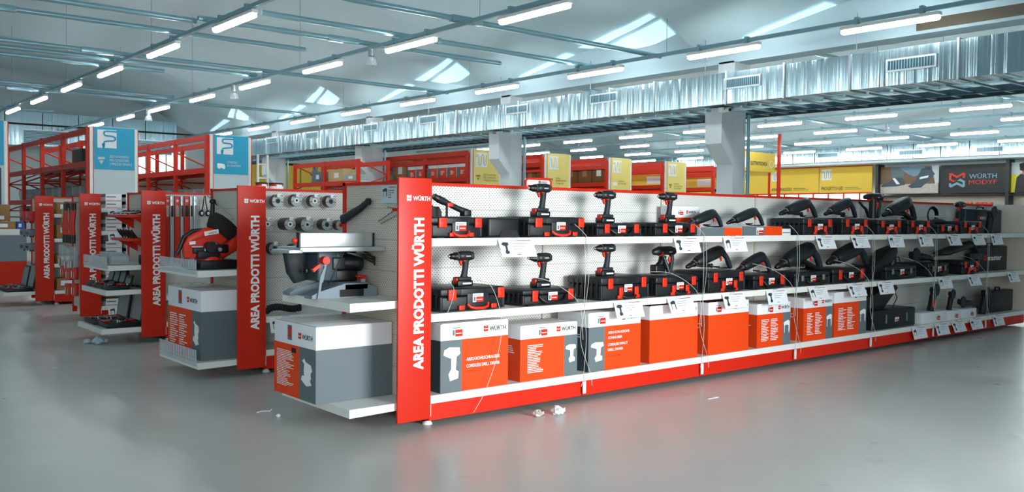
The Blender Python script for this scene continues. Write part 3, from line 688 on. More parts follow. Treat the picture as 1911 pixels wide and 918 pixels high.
# blank black case half left of the second case
x0, x1 = xs(924, 984, .075)
g = G(); g.box(0, x1-x0-.01, 0, .3, 0, .135, CASE, .016); g.prism([(.09, .001), (.11, .05), (.24, .05), (.27, .001)], 'y', -.004, .01, DARK)
o = g.obj('hard_case', None, (0, 0, 0)); o.location = (x0-.02, .12, TZ); tag(o, 'plain black open-backed case with arched cutout on the top shelf beside the price card', 'tool case')
g = G(); g.box(.01, x1-x0-.02, -.003, .002, .128, .134, CASEL); g.obj('rim', o)
# upright cordless drills
def zc_(i): return CX[i][2]+.003
DR = [('upright cordless drill with silver chuck ring on the long case, top shelf', 1010, 1, 'drill', 1.08), ('upright cordless drill, middle one of the three on the top shelf', 1131, 2, 'drill', 1.12), ('upright cordless drill nearest the red and white display carton, top shelf', 1247, 3, 'drill', 1.12),
      ('upright cordless drill standing on the leftmost middle-shelf case', 866, 10, 'drill', 1.06), ('black cordless impact wrench standing on the second case of the middle shelf', 1012, 11, 'impact', 1.12), ('black cordless driver tucked under the top shelf on the tall case', 1132, 12, 'impact', 1.12)]
for lab, u, ci, kd, s in DR: cordless_drill(lab, at(u, 440, Y=.16).x, .16, zc_(ci), s, kd, 'upright cordless drills')
cordless_drill('small black impact driver standing near the navy case, top shelf', at(1790, 440, Y=.18).x, .18, zc_(8), 1.25, 'impact')
upright_hammer('compact cordless rotary hammer with side grip on the fourth middle-shelf case', at(1238, 480, Y=.17).x, .17, zc_(13), .235, .25)
upright_hammer('heavy T-shaped corded breaker standing on the top shelf', at(1628, 400, Y=.2).x, .2, zc_(5), .27, .34, 'demolition_hammer', False)
# charger and angle drill on the leftmost top case
o = thing('battery_charger', 'black battery charger on the leftmost top-shelf case', 'charger', (.25, .2, zc_(0)))
g = G(); g.prism([(0, 0), (.17, 0), (.17, .03), (.15, .062), (.07, .066), (.055, .048), (.04, .066), (.015, .06), (0, .03)], 'y', 0, .11, BLACK); g.obj('housing', o)
g = G(); g.box(.05, .12, .02, .09, .058, .072, CASEL, .006); g.obj('slot', o)
o = thing('angle_drill', 'slim cordless angle drill lying on the battery charger, top shelf left', 'drill', (.30, .115, zc_(0)))
g = G(); g.sweep([(.03, 0, .112), (.07, 0, .098), (.12, 0, .078), (.2, 0, .048), (.26, 0, .03)], [(.024, .024), (.024, .024), (.018, .018), (.019, .019), (.022, .024)], CASEL, 12); g.obj('body', o)
g = G(); g.sweep([(-.005, 0, .128), (.0, 0, .126), (.03, 0, .112)], [(.014, .014), (.02, .02), (.022, .022)], BLACK, 12); q = g.obj('chuck', o)
g = G(); g.sweep([(-.008, 0, .129), (-.004, 0, .128)], [(.012, .012)]*2, STEEL, 10); g.obj('jaw_ring', q)
g = G(); g.box(.09, .135, -.024, -.01, .062, .088, ORG, .004); g.obj('trigger', o)
g = G(); g.box(.22, .28, -.028, .028, .001, .045, BLACK, .008); g.obj('battery', o)
g = G(); g.cyl((.1, 0, .0), (.1, 0, .075), .008, BLACK, n=6); g.obj('stand_leg', o)
# display cartons on the top shelf with drills lying in them
def open_box(label, a, b, z, h, y=.05, grey=.55, d=.3):
    x0, x1 = xs(a, b, y); w = x1-x0; t = thing('open_carton', label, 'box', (x0, y, z))
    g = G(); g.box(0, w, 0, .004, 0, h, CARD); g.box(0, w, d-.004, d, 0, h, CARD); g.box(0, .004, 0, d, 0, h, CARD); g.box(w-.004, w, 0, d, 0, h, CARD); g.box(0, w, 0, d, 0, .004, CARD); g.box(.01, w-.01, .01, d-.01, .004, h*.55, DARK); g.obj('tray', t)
    g = G(); g.box(0, w*grey, -.001, 0, 0, h, GREYP); g.box(w*grey, w, -.001, 0, 0, h, ORGB); g.obj('colour_print', t); return t, x0, w
t, bx, bw = open_box('open grey and red carton holding a drill, left of two, top shelf', 1309, 1384, TZ, .068)
lx0, lx1 = xs(1274, 1328, .16)
o = thing('display_carton', 'small white and red carton standing upright behind the drills, top shelf', 'box', (lx0, .32, TZ))
g = G(); ww = lx1-lx0; g.box(0, ww*1.1, 0, .08, 0, .245, CARD, .003); g.obj('carton_body', o)
g = G(); g.box(0, ww*1.1, -.001, 0, 0, .15, ORGB); g.obj('colour_print', o)
g = G(); logo(g, (ww*.62, -.002, .185), (1, 0, 0), (0, 0, 1), .026, RED, TEXTD); g.obj('brand_mark', o)
g = G(); sticker(g, ww*.42, -.001, .195, .07, .045); lines(g, (.03, -.002, .06), (1, 0, 0), (0, 0, 1), ww*.8, .06, 4, WPRT, 3, 3); g.obj('label_sticker', o)
leaning_drill('black corded drill lying on the left open carton, top shelf', bx+bw*.34, .17, TZ+.066, .5, .165, side=False, ring=False, cable=True)
t, bx2, bw2 = open_box('open carton with grey, white label and red print, right of two, top shelf', 1386, 1459, TZ, .08)
g = G(); sticker(g, bw2*.42, -.001, .04, .1, .06); g.obj('label_sticker', t)
leaning_drill('black corded drill lying on the right open carton, top shelf', bx2+bw2*.34, .17, TZ+.078, .56, .175, side=False, ring=False)
x0, x1 = xs(1461, 1477, .05); g = G(); g.box(0, x1-x0, 0, .25, 0, .06, CARD, .003); o = g.obj('small_carton', None); o.location = (x0, .06, TZ); tag(o, 'small plain white box end beside the right open carton, top shelf', 'box')
g = G(); g.box(.01, x1-x0-.01, -.001, 0, .02, .03, TEXTG); g.obj('fine_print', o)
# leaning hammer drills
def lean(label, a, b, ci, h, **k):
    y = k.pop('y', .18); x0, x1 = xs(a, b, y); leaning_drill(label, (x0+x1)/2, y, (zc_(ci) if ci is not None else k.pop('z')), x1-x0, h, **k)
lean('black hammer drill with side handle leaning on its nose, first on the top shelf', 1451, 1523, 4, .20, ring=False, big=1.25)
lean('hammer drill with bright red ring leaning on its nose, top shelf', 1535, 1597, 5, .215, big=1.2)
lean('big black rotary hammer with loop handle standing highest on the top shelf', 1643, 1707, 6, .265, big=1.6, dgrip=True)
lean('black hammer drill with red nose ring leaning on the fifth middle-shelf case', 1278, 1366, 14, .215, big=1.2)
lean('dark grey hammer drill with red nose leaning on the sixth middle-shelf case', 1371, 1440, 15, .205, side=False, big=1.15)
lean('large black demolition drill with side handle leaning in the middle shelf', 1444, 1534, 16, .285, ring=False, big=1.7, dgrip=True)
lean('large dark angled core drill leaning under the top shelf rail', 1540, 1620, 17, .27, ring=False, big=1.75, side=False)
# cable coil and lying tool
o = thing('cable_coil', 'black coiled power cable on the slim case, top shelf', 'cable', (at(1741, 410, Y=.16).x, .16, zc_(8)))
for k in range(4):
    g = G(); R_ = .11-.008*k
    g.sweep([(R_*math.cos(a)*1.1+.02*k, .015*k, .1+R_*math.sin(a)*.9) for a in [2*math.pi*j/20 for j in range(20)]], (.008, .008), BLACK, 6); g.obj('cable_loop', o)
o = thing('angle_grinder', 'low black grinder lying beside the coiled cable, top shelf', 'grinder', (at(1752, 415, Y=.13).x, .13, zc_(8)))
g = G(); g.sweep([(-.16, 0, .03), (-.06, 0, .036), (.08, 0, .036), (.14, 0, .03)], [(.026, .026), (.032, .032), (.028, .028), (.02, .02)], CASEL, 12); g.obj('body', o)
g = G(); g.lathe((-.17, 0, .0), (0, 0, 1), [(0, .05), (.006, .05), (.01, .03), (.05, .03)], BLACK); g.obj('gear_head', o)
# navy display cases
def brand_case(label, a, b, z, h, y, m, word, s):
    x0, x1 = xs(a, b, y, 480); x1 = min(x1, 9.33); w = x1-x0; t = thing('upright_case', label, 'tool case', (x0, y, z))
    g = G(); g.box(0, w, 0, .12, 0, h, m, .02); g.obj('shell', t)
    g = G(); g.box(.015, w-.015, -.004, .01, h*.9, h*.95, CASEL, .002); g.sweep([(w*.4, .06, h), (w*.42, .06, h+.03), (w*.58, .06, h+.03), (w*.6, .06, h)], (.01, .01), BLACK, 8); g.obj('carry_handle', t)
    g = G()
    if word == 'WÜRTH': logo(g, (w*.30, -.003, h*.55), (1, 0, 0), (0, 0, 1), .05, RED, WPRT, .03)
    elif word: g.text(word, (w*.27, -.003, h*.42), (1, 0, 0), (0, 0, 1), w*.5, h*.19, WPRT, .03); g.poly(LOGO_T, (w*.12, -.003, h*.42), (1, 0, 0), (0, 0, 1), .09, .07, RED); g.poly(LOGO_B, (w*.12, -.003, h*.42), (1, 0, 0), (0, 0, 1), .09, .07, RED)
    else: g.poly(LOGO_B, (w*.2, -.003, h*.42), (1, 0, 0), (0, 0, 1), .05, .05, mat('dim_red_mark', (70, 16, 14), .5))
    g.obj('brand_mark', t); return t
brand_case('navy upright case with white lettering at the right of the top shelf', 1801, 1868, TZ, .30, .30, NAVY, 'WÜRTH', .05)
brand_case('black upright case lettered master at the right of the middle shelf', 1829, 1888, MZ, .31, .22, mat('black_case_plastic', (12, 16, 24), .4), 'master', .05)
brand_case('black upright case in shadow at the right of the bottom shelf', 1850, 1893, BZ, .27, .12, mat('black_case_plastic', (12, 16, 24), .4), '', .05)
def grinder(label, u, v, y, z, s=1.0, up=True, red=False):
    t = thing('angle_grinder', label, 'grinder', (at(u, v, Y=y).x, y, z))
    g = G(); 
    if up: g.sweep([(-.02*s, 0, 0), (0, 0, .06*s), (.03*s, 0, .14*s), (.04*s, 0, .19*s)], [(.036*s, .036*s), (.03*s, .032*s), (.034*s, .034*s), (.024*s, .024*s)], BLACK, 12)
    else: g.sweep([(-.15*s, 0, .05*s), (-.05*s, 0, .05*s), (.1*s, 0, .04*s), (.16*s, 0, .03*s)], [(.03*s, .03*s), (.036*s, .036*s), (.026*s, .028*s), (.02*s, .02*s)], BLACK, 12)
    g.obj('body', t)
    g = G(); c = (.05*s, 0, .2*s) if up else (-.16*s, 0, .068*s); g.lathe((c[0], -.03*s, c[2]), (0, 1, 0), [(0, .06*s), (.01*s, .064*s), (.02*s, .03*s), (.06*s, .03*s)], CASEL); g.obj('disc_guard', t)
    if red: g = G(); g.box(-.03*s, .0, -.034*s, -.02*s, .04*s, .1*s, ORG, .003); g.obj('paddle_switch', t)
    return t
grinder('black angle grinder leaning against the navy case, top shelf', 1846, 415, .2, TZ, 1.3)
# saws on the middle shelf right
def recip(label, a, b, z, h, y=.16):
    x0, x1 = xs(a, b, y); w = x1-x0; t = thing('reciprocating_saw', label, 'saw', (x0, y, z))
    g = G(); g.sweep([(w*.1, 0, h*.45), (w*.3, 0, h*.55), (w*.6, 0, h*.78), (w*.8, 0, h*.9)], [(.03, .03), (.05, .05), (.05, .052), (.045, .045)], BLACK, 12, 2.4); g.obj('body', t)
    g = G(); g.box(-w*.02, w*.14, -.004, .004, h*.3, h*.42, STEEL); g.sweep([(w*.02, 0, h*.4), (w*.12, 0, h*.48)], (.03, .02), CASEL, 8); g.obj('blade_clamp', t)
    g = G(); g.sweep([(w*.78, 0, h*.95), (w*.92, 0, h*.75), (w*.98, 0, h*.45)], [(.03, .03), (.024, .024), (.03, .03)], GRIP, 10); g.obj('grip', t)
    g = G(); g.box(w*.76, w*1.04, -.04, .04, .01, h*.4, BLACK, .01); g.obj('battery', t)
    return t
recip('long black reciprocating saw sloping in front of the master case', 1742, 1826, zc_(19), .21)
grinder('dark low grinder in shadow left of the reciprocating saw', 1722, 480, .16, zc_(19)-.002, 1.3, up=False)
# open lid case on the middle shelf
def open_case(label, a, b, y, z, h, lid, w_in=DARK, ang=62):
    x0, x1 = xs(a, b, y); w = x1-x0; t = thing('open_tool_case', label, 'tool case', (x0, y, z)); d = .3
    g = G(); g.box(0, w, 0, d, 0, h, CASE, .02); g.obj('case_body', t)
    g = G(); a_ = math.radians(ang); U = Vector((math.cos(a_)*.35, 0, math.sin(a_)));  # lid raised
    V = []; 
    for yy_ in (.02, d-.02):
        for dx, dz in ((0, 0), (w*.9, 0)):
            pass
    c, s_ = math.cos(a_), math.sin(a_)
    P_ = [(.02, h), (w*.5, h), (w*.82, h+.20), (w*.78, h+.235), (w*.62, h+.235), (w*.2, h+.13), (-.03, h+.12)]
    g.prism(P_, 'y', .12, d, BLACK); g.obj('raised_lid', t)
    g = G(); g.sweep([(w*.66, .1, h), (w*.76, .1, h+.1), (w*.72, .12, h+.2)], (.006, .006), BLACK, 6); g.obj('lid_strap', t)
    for a in (w*.3, w*.78): g = G(); g.box(a-.012, a+.012, -.006, 0, h*.3, h*.75, PLATCH); g.obj('latch', t)
    g = G(); sticker(g, w*.55, -.001, h*.45, .08, .045); g.obj('label_sticker', t)
    return t
def bag(label, a, b, z, h):
    x0, x1 = xs(a, b, .16); w = x1-x0; t = thing('core_drill', label, 'drill', (x0, .16, z))
    g = G(); g.sweep([(0, 0, .10), (w*.2, 0, h*.40), (w*.6, 0, h*.75), (w*.95, 0, h*.98)], [(.05, .05), (.07, .08), (.09, .1), (.06, .06)], BLACK, 12, 2.8); g.obj('body', t)
    g = G(); g.sweep([(w*.9, 0, h*.95), (w*1.0, 0, h*.6), (w*.85, 0, .04)], [(.05, .04), (.04, .035), (.035, .03)], CASE, 10); g.obj('grip', t)
    g = G(); g.sweep([(w*.95, 0, h*.75), (w*1.22, 0, h*.72), (w*1.25, 0, h*.55), (w*1.1, 0, h*.52)], (.007, .007), BLACK, 6); g.obj('power_cord', t)
    return t
bag('bulky black machine leaning in shadow behind the charcoal case', 1618, 1668, MZ, .31)
open_case('open black tool case with raised lid, leftmost dark item on the bottom shelf', 1632, 1712, .05, BZ, .20, .36)
# cartons on the bottom shelf
CART = [
 ('carton lettered cordless drill driver with white drill picture, leftmost on the bottom shelf', 822, 948, .435, .30, ('left', ), dict(textlines=[('AKKU-BOHRSCHRAUBER', .37, .43, .5, .05, WPRT), ('CORDLESS DRILL DRIVER', .37, .33, .5, .05, WPRT), ('BS 14-A LIGHT', .37, .26, .24, .025, RED)])),
 ('carton with white list print and small drill picture, second on the bottom shelf', 971, 1077, .378, .28, ('right', 'lines', 'small'), dict(side='red', stick=.3)),
 ('carton lettered cordless impact drill driver, third on the bottom shelf', 1098, 1195, .425, .33, ('left', 'small'), dict(textlines=[('AKKU-SCHLAGBOHR-', .36, .62, .42, .045, WPRT), ('SCHRAUBER', .36, .53, .27, .045, WPRT), ('CORDLESS IMPACT', .36, .41, .38, .045, WPRT), ('DRILL DRIVER', .36, .32, .29, .045, WPRT), ('BS 14-A COMBI', .36, .22, .25, .022, RED)])),
 ('plain orange red carton with dark top edge, fourth on the bottom shelf', 1212, 1301, .44, .30, ('none', 'x', 'maroon'), dict(side='red', stick=None)),
 ('plain orange red carton with a label sticker, fifth on the bottom shelf', 1321, 1396, .43, .32, ('none', 'x', 'maroon'), dict(side='red')),
 ('small carton with two columns of print and hammer picture, sixth on the bottom shelf', 1412, 1474, .38, .26, ('right', 'lines', 'two', 'hammer'), dict(side='red', stick=.3)),
 ('carton with two columns of print under a tilted card, seventh on the bottom shelf', 1498, 1552, .40, .34, ('right', 'lines', 'two', 'hammer'), dict(side='red', stick=.3)),
 ('tallest two-column carton, last red one on the bottom shelf', 1554, 1615, .425, .30, ('right', 'lines', 'two', 'hammer'), dict(side='red', stick=None))]
for i, (lab, a, b, h, d, st, kw) in enumerate(CART):
    x0, x1 = xs(a, b, .035, 650)
    if i == 7: x0 += .012
    carton(lab, x0, x1, .035, BZ, h, d, st, i+1, grp='branded cartons on the bottom shelf', **kw)
def white_box(label, a, b, h):
    x0, x1 = xs(a, b, .04, 590); w = x1-x0; t = thing('small_carton', label, 'box', (x0, .04, BZ))
    g = G(); g.box(0, w, 0, .22, 0, h, CARD, .003); g.obj('carton_body', t)
    g = G(); sticker(g, w*.66, -.0005, h*.5, .09, h*.6); g.obj('label_sticker', t); return x0, x1
w1 = white_box('low white carton with red sticker, left of three on the bottom shelf', 1720, 1766, .12)
w2 = white_box('low white carton with red sticker, middle of three on the bottom shelf', 1769, 1792, .105)
w3 = white_box('low white carton with red sticker, right of three on the bottom shelf', 1796, 1822, .105)
grinder('slim black grinder standing on the left low white carton', 1738, 565, .12, BZ+.12, 1.15, red=True)
grinder('black grinder standing on the middle low white carton', 1772, 565, .12, BZ+.106, .9)
grinder('black grinder lying over the right low white carton', 1806, 570, .12, BZ+.106, 1.1, up=False)
grinder('big black grinder in shadow left of the black upright case, bottom shelf', 1834, 560, .14, BZ, 1.25)
# price cards
TC = [(965, 'with a drill picture, leftmost on the top shelf edge'), (1283, 'below the display carton on the top shelf edge'), (1373, 'below the two open cartons on the top shelf edge'), (1541, 'fourth from left on the top shelf edge'), (1605, 'fifth from left on the top shelf edge'), (1673, 'sixth from left on the top shelf edge'), (1728, 'seventh from left on the top shelf edge'), (1780, 'eighth from left on the top shelf edge'), (1826, 'second from right on the top shelf edge'), (1861, 'rightmost on the top shelf edge')]
MC = [(1176, 'over the third carton on the middle shelf edge'), (1273, 'over the plain orange carton on the middle shelf edge'), (1373, 'over the fifth carton on the middle shelf edge'), (1453, 'over the small sixth carton on the middle shelf edge'), (1530, 'over the seventh carton on the middle shelf edge'), (1601, 'over the tallest two-column carton on the middle shelf edge'), (1656, 'over the open black case on the middle shelf edge'), (1767, 'third from right on the middle shelf edge'), (1820, 'second from right on the middle shelf edge'), (1893, 'rightmost on the middle shelf edge')]
BC = [(1721, 'leftmost on the bottom shelf edge'), (1763, 'second from left on the bottom shelf edge'), (1793, 'middle of five on the bottom shelf edge'), (1826, 'second from right on the bottom shelf edge'), (1868, 'rightmost on the bottom shelf edge')]
k = 0
for lst, z in ((TC, 1.175), (MC, .705), (BC, .196)):
    for u, lab in lst: k += 1; price_card('tilted white price card '+lab, u, 450, z, k)
# security cords: from the tools down to the joints of the shelves
JX = [X0+SEC*j for j in range(1, 7)]; sn = ['first', 'second', 'third', 'fourth', 'fifth', 'sixth']
for j, x in enumerate(JX):
    cord('thin clear security cord hanging straight down the %s shelf joint' % sn[j], [(x-.02, -.014, 1.16), (x-.012, -.018, .95), (x-.02, -.02, .7), (x+.0, -.022, .45), (x-.03, -.03, .2), (x-.05, -.03, .12)])
    cord('thin clear security cord bowing beside the %s shelf joint' % sn[j], [(x-.09, .02, 1.27), (x-.03, -.012, 1.21), (x+.01, -.018, 1.14), (x+.02, -.02, .9), (x-.01, -.02, .7), (x-.06, -.026, .45), (x+.04, -.03, .2), (x+.06, -.025, .11)])
    cord('thin looping security cord from the middle shelf tools to the %s joint' % sn[j], [(x-.52, .1, .9 if j < 2 else .93), (x-.38, .02, .89), (x-.18, -.01, .80), (x-.06, -.02, .68), (x-.03, -.02, .45)])
cord('thin cord drooping from the leftmost middle-shelf drill over the first carton', [(.62, .08, .90), (.68, .0, .86), (.74, -.03, .66), (.72, -.035, .45), (.62, -.03, .2), (.52, -.03, .06)])
cord('thin cord beside the red sign falling over the leftmost middle-shelf case', [(.34, .05, .92), (.37, -.01, .86), (.33, -.02, .74), (.27, -.02, .66)])
SAWP = [(.1, .9), (.3, 1), (.42, .88), (.9, .8), (1, .6), (.86, .5), (.9, .3), (.8, .25), (.95, .08), (.5, .0), (.35, .05), (0, .2), (.1, .36), (.28, .36), (.25, .6), (.3, .8)]
# ================================================================ END SHELF STOCK
def end_carton(label, x0, x1, y0, y1, z0, z1, redfrac, y_origin=0):
    t = thing('product_carton', label, 'box', (x0, y0, z0)); w, d, h = x1-x0, y1-y0, z1-z0; e = .0012; bz = h*.70
    g = G(); g.box(0, w, 0, d, 0, h, CARD, .004); g.obj('carton_body', t)
    g = G(); g.box(0, w, -e, 0, 0, bz, GREYP); g.box(-e, 0, 0, d*(1-redfrac), 0, bz, DGREY if False else GREYP); g.box(-e, 0, d*(1-redfrac), d, 0, bz, ORGB); g.obj('colour_print', t)
    X = -e-.001; R = (0, -1, 0); U = (0, 0, 1)
    g = G(); logo(g, (X, d*.40, h*.80), R, U, h*.085, RED, TEXTD, .02); g.obj('brand_mark', t)
    g = G(); lines(g, (X, d*.93, h*.12), R, U, d*redfrac*.78, h*.5, 22 if redfrac < .7 else 15, WPRT, 5, 1 if redfrac < .7 else 2); g.obj('fine_print', t)
    g = G(); g.poly(SAWP, (X, d*(1-redfrac)*.88, h*.2), R, U, d*(1-redfrac)*.68, h*.36, WPRT); g.obj('tool_picture', t)
    g = G(); g.box(0.01, w-.01, d*.49, d*.5, h, h+.0015, KRAFT); g.box(.002, .008, .01, d-.01, h, h+.001, KRAFT); g.obj('top_flaps', t)
    g = G(); g.box(X, X+.001, d*.56, d*.66, h*.76, h*.96, GREYP); g.box(X-.0008, X, d*.575, d*.64, h*.80, h*.94, RED); g.obj('label_sticker', t)
    if redfrac < .7:
        g = G(); g.box(X-.001, X+.001, d*.46, d*.56, h*.60, h*.66, DARK); g.obj('hand_hole', t)
    return t
end_carton('biggest white, grey and red carton on the lowest end shelf under the table saw', -.445, .085, .26, .825, .182, .645, .62)
p = at(381, 664, Z=.142); q = at(312, 630, Z=.142)
end_carton('white, red and grey carton under the red mitre saw', -.30, .085, GY[1]+.10, GY[1]+.86, .142, .70, .74)
# ---- table saw
t = thing('table_saw', 'grey and black table saw with silver fence on the nearest end shelf', 'saw', (-.16, .6, .80))
g = G()
for sy in (-1, 1):
    g.prism([(-.24, 0), (.22, 0), (.22, .05), (.14, .085), (-.02, .085), (-.2, .04), (-.24, .02)], 'y', sy*.15-.05, sy*.15+.05, GREYC)
g.box(-.02, .16, -.2, .2, .04, .09, GREYC, .01); g.box(-.05, .12, -.202, -.196, .005, .05, DARK); g.obj('base', t)
SAWG = mat('saw_body_grey', (52, 68, 76), .45)
g = G(); g.box(-.16, -.02, -.12, .2, .10, .30, SAWG, .012); g.box(-.02, .03, -.1, .1, .17, .30, SAWG, .008); g.box(-.02, .15, -.08, .2, .09, .17, BLACK, .015); g.box(-.02, .16, -.04, .2, .15, .30, DARK, .01); g.sweep([(-.17, .05, .1), (-.185, .05, .16), (-.195, .05, .3)], [(.07, .025), (.10, .035), (.12, .03)], GRIP, 12, 3.4); g.box(-.21, -.19, -.06, -.02, .15, .18, BLACK, .005); g.obj('housing', t)
g = G(); g.lathe((.02, -.06, .21), (1, 0, 0), [(0, .045), (.04, .05), (.10, .052), (.11, .06), (.15, .058), (.165, .03)], CASE, 18)
g.box(-.06, .03, -.13, -.05, .17, .25, CASEL, .01); g.obj('motor', t)
g = G(); g.box(-.34, .25, -.24, .06, .305, .318, ALU); g.box(-.34, .25, -.245, -.235, .29, .318, ALU, .003); g.box(-.42, -.33, -.26, -.02, .285, .305, ALU, .004)
g.box(-.1, .1, -.01, .01, .3185, .32, DARK); g.obj('table_top', t)
g = G(); g.box(-.33, .17, -.225, -.195, .32, .405, ALU, .003); g.box(-.34, -.33, -.23, -.19, .318, .41, CASE); g.box(.17, .18, -.23, -.19, .318, .405, CASE); g.obj('rip_fence', t)
g = G(); g.ball((-.36, -.21, .36), .018, ORG, 10); g.obj('fence_knob', t)
g = G(); g.cyl((-.15, -.17, .235), (-.15, -.215, .235), .025, ORG, n=16); g.obj('height_knob', t)
g = G(); g.prism([(-.235, .185), (-.19, .215), (-.18, .2), (-.225, .165)], 'y', -.2, -.17, ORG); g.obj('lock_lever', t)
g = G(); g.prism([(-.21, 0.0), (-.195, 0.0), (-.178, .12), (-.15, .2), (-.162, .2), (-.19, .14)], 'y', -.215, -.205, GREYC); g.prism([(-.185, .1), (-.165, .1), (-.14, .21), (-.155, .22)], 'y', -.2, -.193, GREYC); g.obj('angle_gauge', t)
g = G(); g.box(.1, .14, -.17, -.13, .12, .135, ORG, .004); g.cyl((.15, -.1, .11), (.19, -.1, .11), .018, ORG); g.box(.12, .15, -.17, -.15, .06, .11, ALU); g.obj('release_lever', t)
g = G()
for k in range(3): g.sweep([(0, -.2, .28), (.1, -.23, .27-.01*k), (.19, -.22, .25-.02*k), (.2, -.2, .24-.02*k)], (.006, .006), BLACK, 6)
g.sweep([(-.02, -.2, .29), (-.08, -.22, .2), (-.12, -.22, .12), (-.13, -.2, .08)], (.004, .004), BLACK, 6)
g.sweep([(.1, -.2, .3), (.2, -.15, .26), (.3, -.05, .2)], (.006, .006), BLACK, 6); g.obj('power_cord', t)
# ---- mitre saw
t = thing('mitre_saw', 'red and black mitre saw with black dust bag on the end shelf', 'saw', (-.14, GY[1]+.26, .867))
g = G(); g.box(-.14, .17, -.1, .16, 0, .075, BLACK, .01); g.box(-.22, -.1, -.03, .1, 0.01, .05, CASE, .01); g.obj('base', t)
g = G(); g.lathe((-.04, .0, .075), (0, 0, 1), [(0, .11), (.02, .11), (.03, .1)], ORG, 20); g.obj('turntable', t)
g = G(); g.sweep([(-.02, .03, .1), (.06, .03, .13), (.15, .03, .18), (.18, .03, .26), (.14, .03, .32)], [(.05, .05), (.06, .075), (.06, .085), (.055, .075), (.05, .06)], ORG, 12, 2.6); g.obj('arm', t)
g = G(); g.prism([(-.25, .10), (-.26, .2), (-.22, .26), (-.1, .31), (.0, .325), (.08, .3), (.1, .24), (.04, .2), (-.02, .235), (-.08, .2), (-.12, .14), (-.18, .09)], 'y', -.055, .0, ORG); g.sweep([(-.24, -.03, .14), (-.2, -.03, .24), (-.08, -.03, .295), (.03, -.03, .3)], [(.025, .02), (.04, .03), (.045, .03), (.035, .025)], ORG, 12, 2.6); o = g.obj('blade_guard', t)
g = G(); g.poly([(0, 0), (1, 0), (1, 1), (0, 1)], (-.1, -.082, .27), (.98, 0, .18), (-.18, 0, .98), .12, .035, WPRT); g.text('WÜRTH', (-.07, -.084, .283), (.98, 0, .18), (-.18, 0, .98), .07, .017, TEXTD, .02)
g.poly([(0, 0), (1, 0), (1, 1), (0, 1)], (-.22, -.072, .20), (1, 0, .1), (0, 0, 1), .05, .025, WPRT); g.obj('label_sticker', o)
g = G(); g.sweep([(-.1, -.03, .32), (-.18, -.03, .31), (-.25, -.03, .26), (-.28, -.03, .18), (-.31, -.03, .12)], [(.014, .016), (.018, .018), (.018, .018), (.018, .018), (.012, .012)], BLACK, 10); g.obj('handle', t)
g = G(); g.cyl((-.06, -.02, .18), (-.06, -.13, .18), .045, BLACK, n=16); g.box(-.16, .02, -.1, -.02, .085, .15, CASE, .01); g.box(.0, .1, -.08, -.0, .13, .2, BLACK, .01); g.box(-.19, -.02, -.08, -.05, .13, .18, CASE, .008); g.cyl((.02, -.06, .16), (.02, -.1, .16), .016, ALU); g.obj('motor', t)
g = G(); g.box(-.21, -.12, -.1, -.085, .18, .19, ALU); g.cyl((-.1, -.09, .12), (-.1, -.09, .19), .006, STEEL); g.obj('clamp', t)
g = G(); g.sweep([(-.03, .0, .405), (-.01, .0, .40), (.03, .0, .375), (.09, .0, .33), (.14, .0, .285), (.16, .0, .26)], [(.03, .03), (.07, .075), (.078, .085), (.08, .09), (.078, .088), (.05, .05)], mat('black_cloth', (26, 24, 22), .9, bump=.8, bscale=30), 14, 2.4); g.obj('dust_bag', t)
# clear lip on end shelves
def lip(y0, z, label, x=-.36, h=.085, y1=.89):
    g = G(); g.box(x-.006, x-.002, .03, y1, z-.03, z+h, CLEAR); o = g.obj('clear_shelf_lip', None); o.location = (0, y0, 0); tag(o, label, 'shelf lip')
    g = G()
    for k in range(22): yy_ = .05+k*(y1-.1)/21; g.box(x-.007, x-.001, yy_-.002, yy_+.002, z+.01, z+h, PALE)
    g.obj('wire_bars', o)
lip(GY[1], .867, 'clear ribbed lip in front of the red mitre saw'); lip(GY[1], .142, 'clear lip along the lowest shelf under the mitre saw carton', h=.10); lip(GY[2], .792, 'clear lip holding packs on the third end shelf')
# ---- things hung on the nearest end wall (plane X = 0.1)
HX = .085
def on_wall(u, v, X=HX): return at(u, v, X=X)
t = thing('riving_tool', 'black bracket shaped tool hanging on the nearest end wall above the table saw', 'tool', tuple(on_wall(692, 376)))
a = Vector((0, 0, 0)); b = on_wall(643, 410)-on_wall(692, 376)
g = G(); g.sweep([a+Vector((-.02, 0, 0)), b*.3+Vector((-.02, 0, -.01)), b*.7+Vector((-.02, 0, -.005)), b+Vector((-.02, 0, 0))], [(.012, .02), (.012, .024), (.014, .03), (.014, .034)], BLACK, 8, 3); g.cyl((-.03, a.y, a.z), (-.008, a.y, a.z), .022, CASE); g.obj('body', t)
g = G(); g.cyl((-.03, 0, 0), (.012, 0, 0), .005, STEEL, n=6); g.obj('hook', t)
p1, p2 = on_wall(712, 346), on_wall(740, 379)
t = thing('info_sheet', 'white information sheet pinned to the nearest end wall beside the red sign', 'sheet', (HX, p2.y, p2.z))
g = G(); w = p1.y-p2.y; h = p1.z-p2.z; g.box(0, .003, 0, w, 0, h, PALE); g.obj('sheet', t)
g = G(); g.poly(HAMP, (-.001, w*.92, h*.3), (0, -1, 0), (0, 0, 1), w*.3, h*.55, DGREY); g.box(-.001, 0, w*.05, w*.5, h*.86, h*.9, mat('dark_red_print', (140, 20, 40))); lines(g, (-.001, w*.55, h*.3), (0, -1, 0), (0, 0, 1), w*.45, h*.5, 4, TEXTG, 2); g.obj('fine_print', t)
t = thing('steel_rod_bracket', 'thin steel rods hanging slanted on the nearest end wall', 'bracket', tuple(on_wall(738, 391)))
o0 = on_wall(738, 391)
g = G(); 
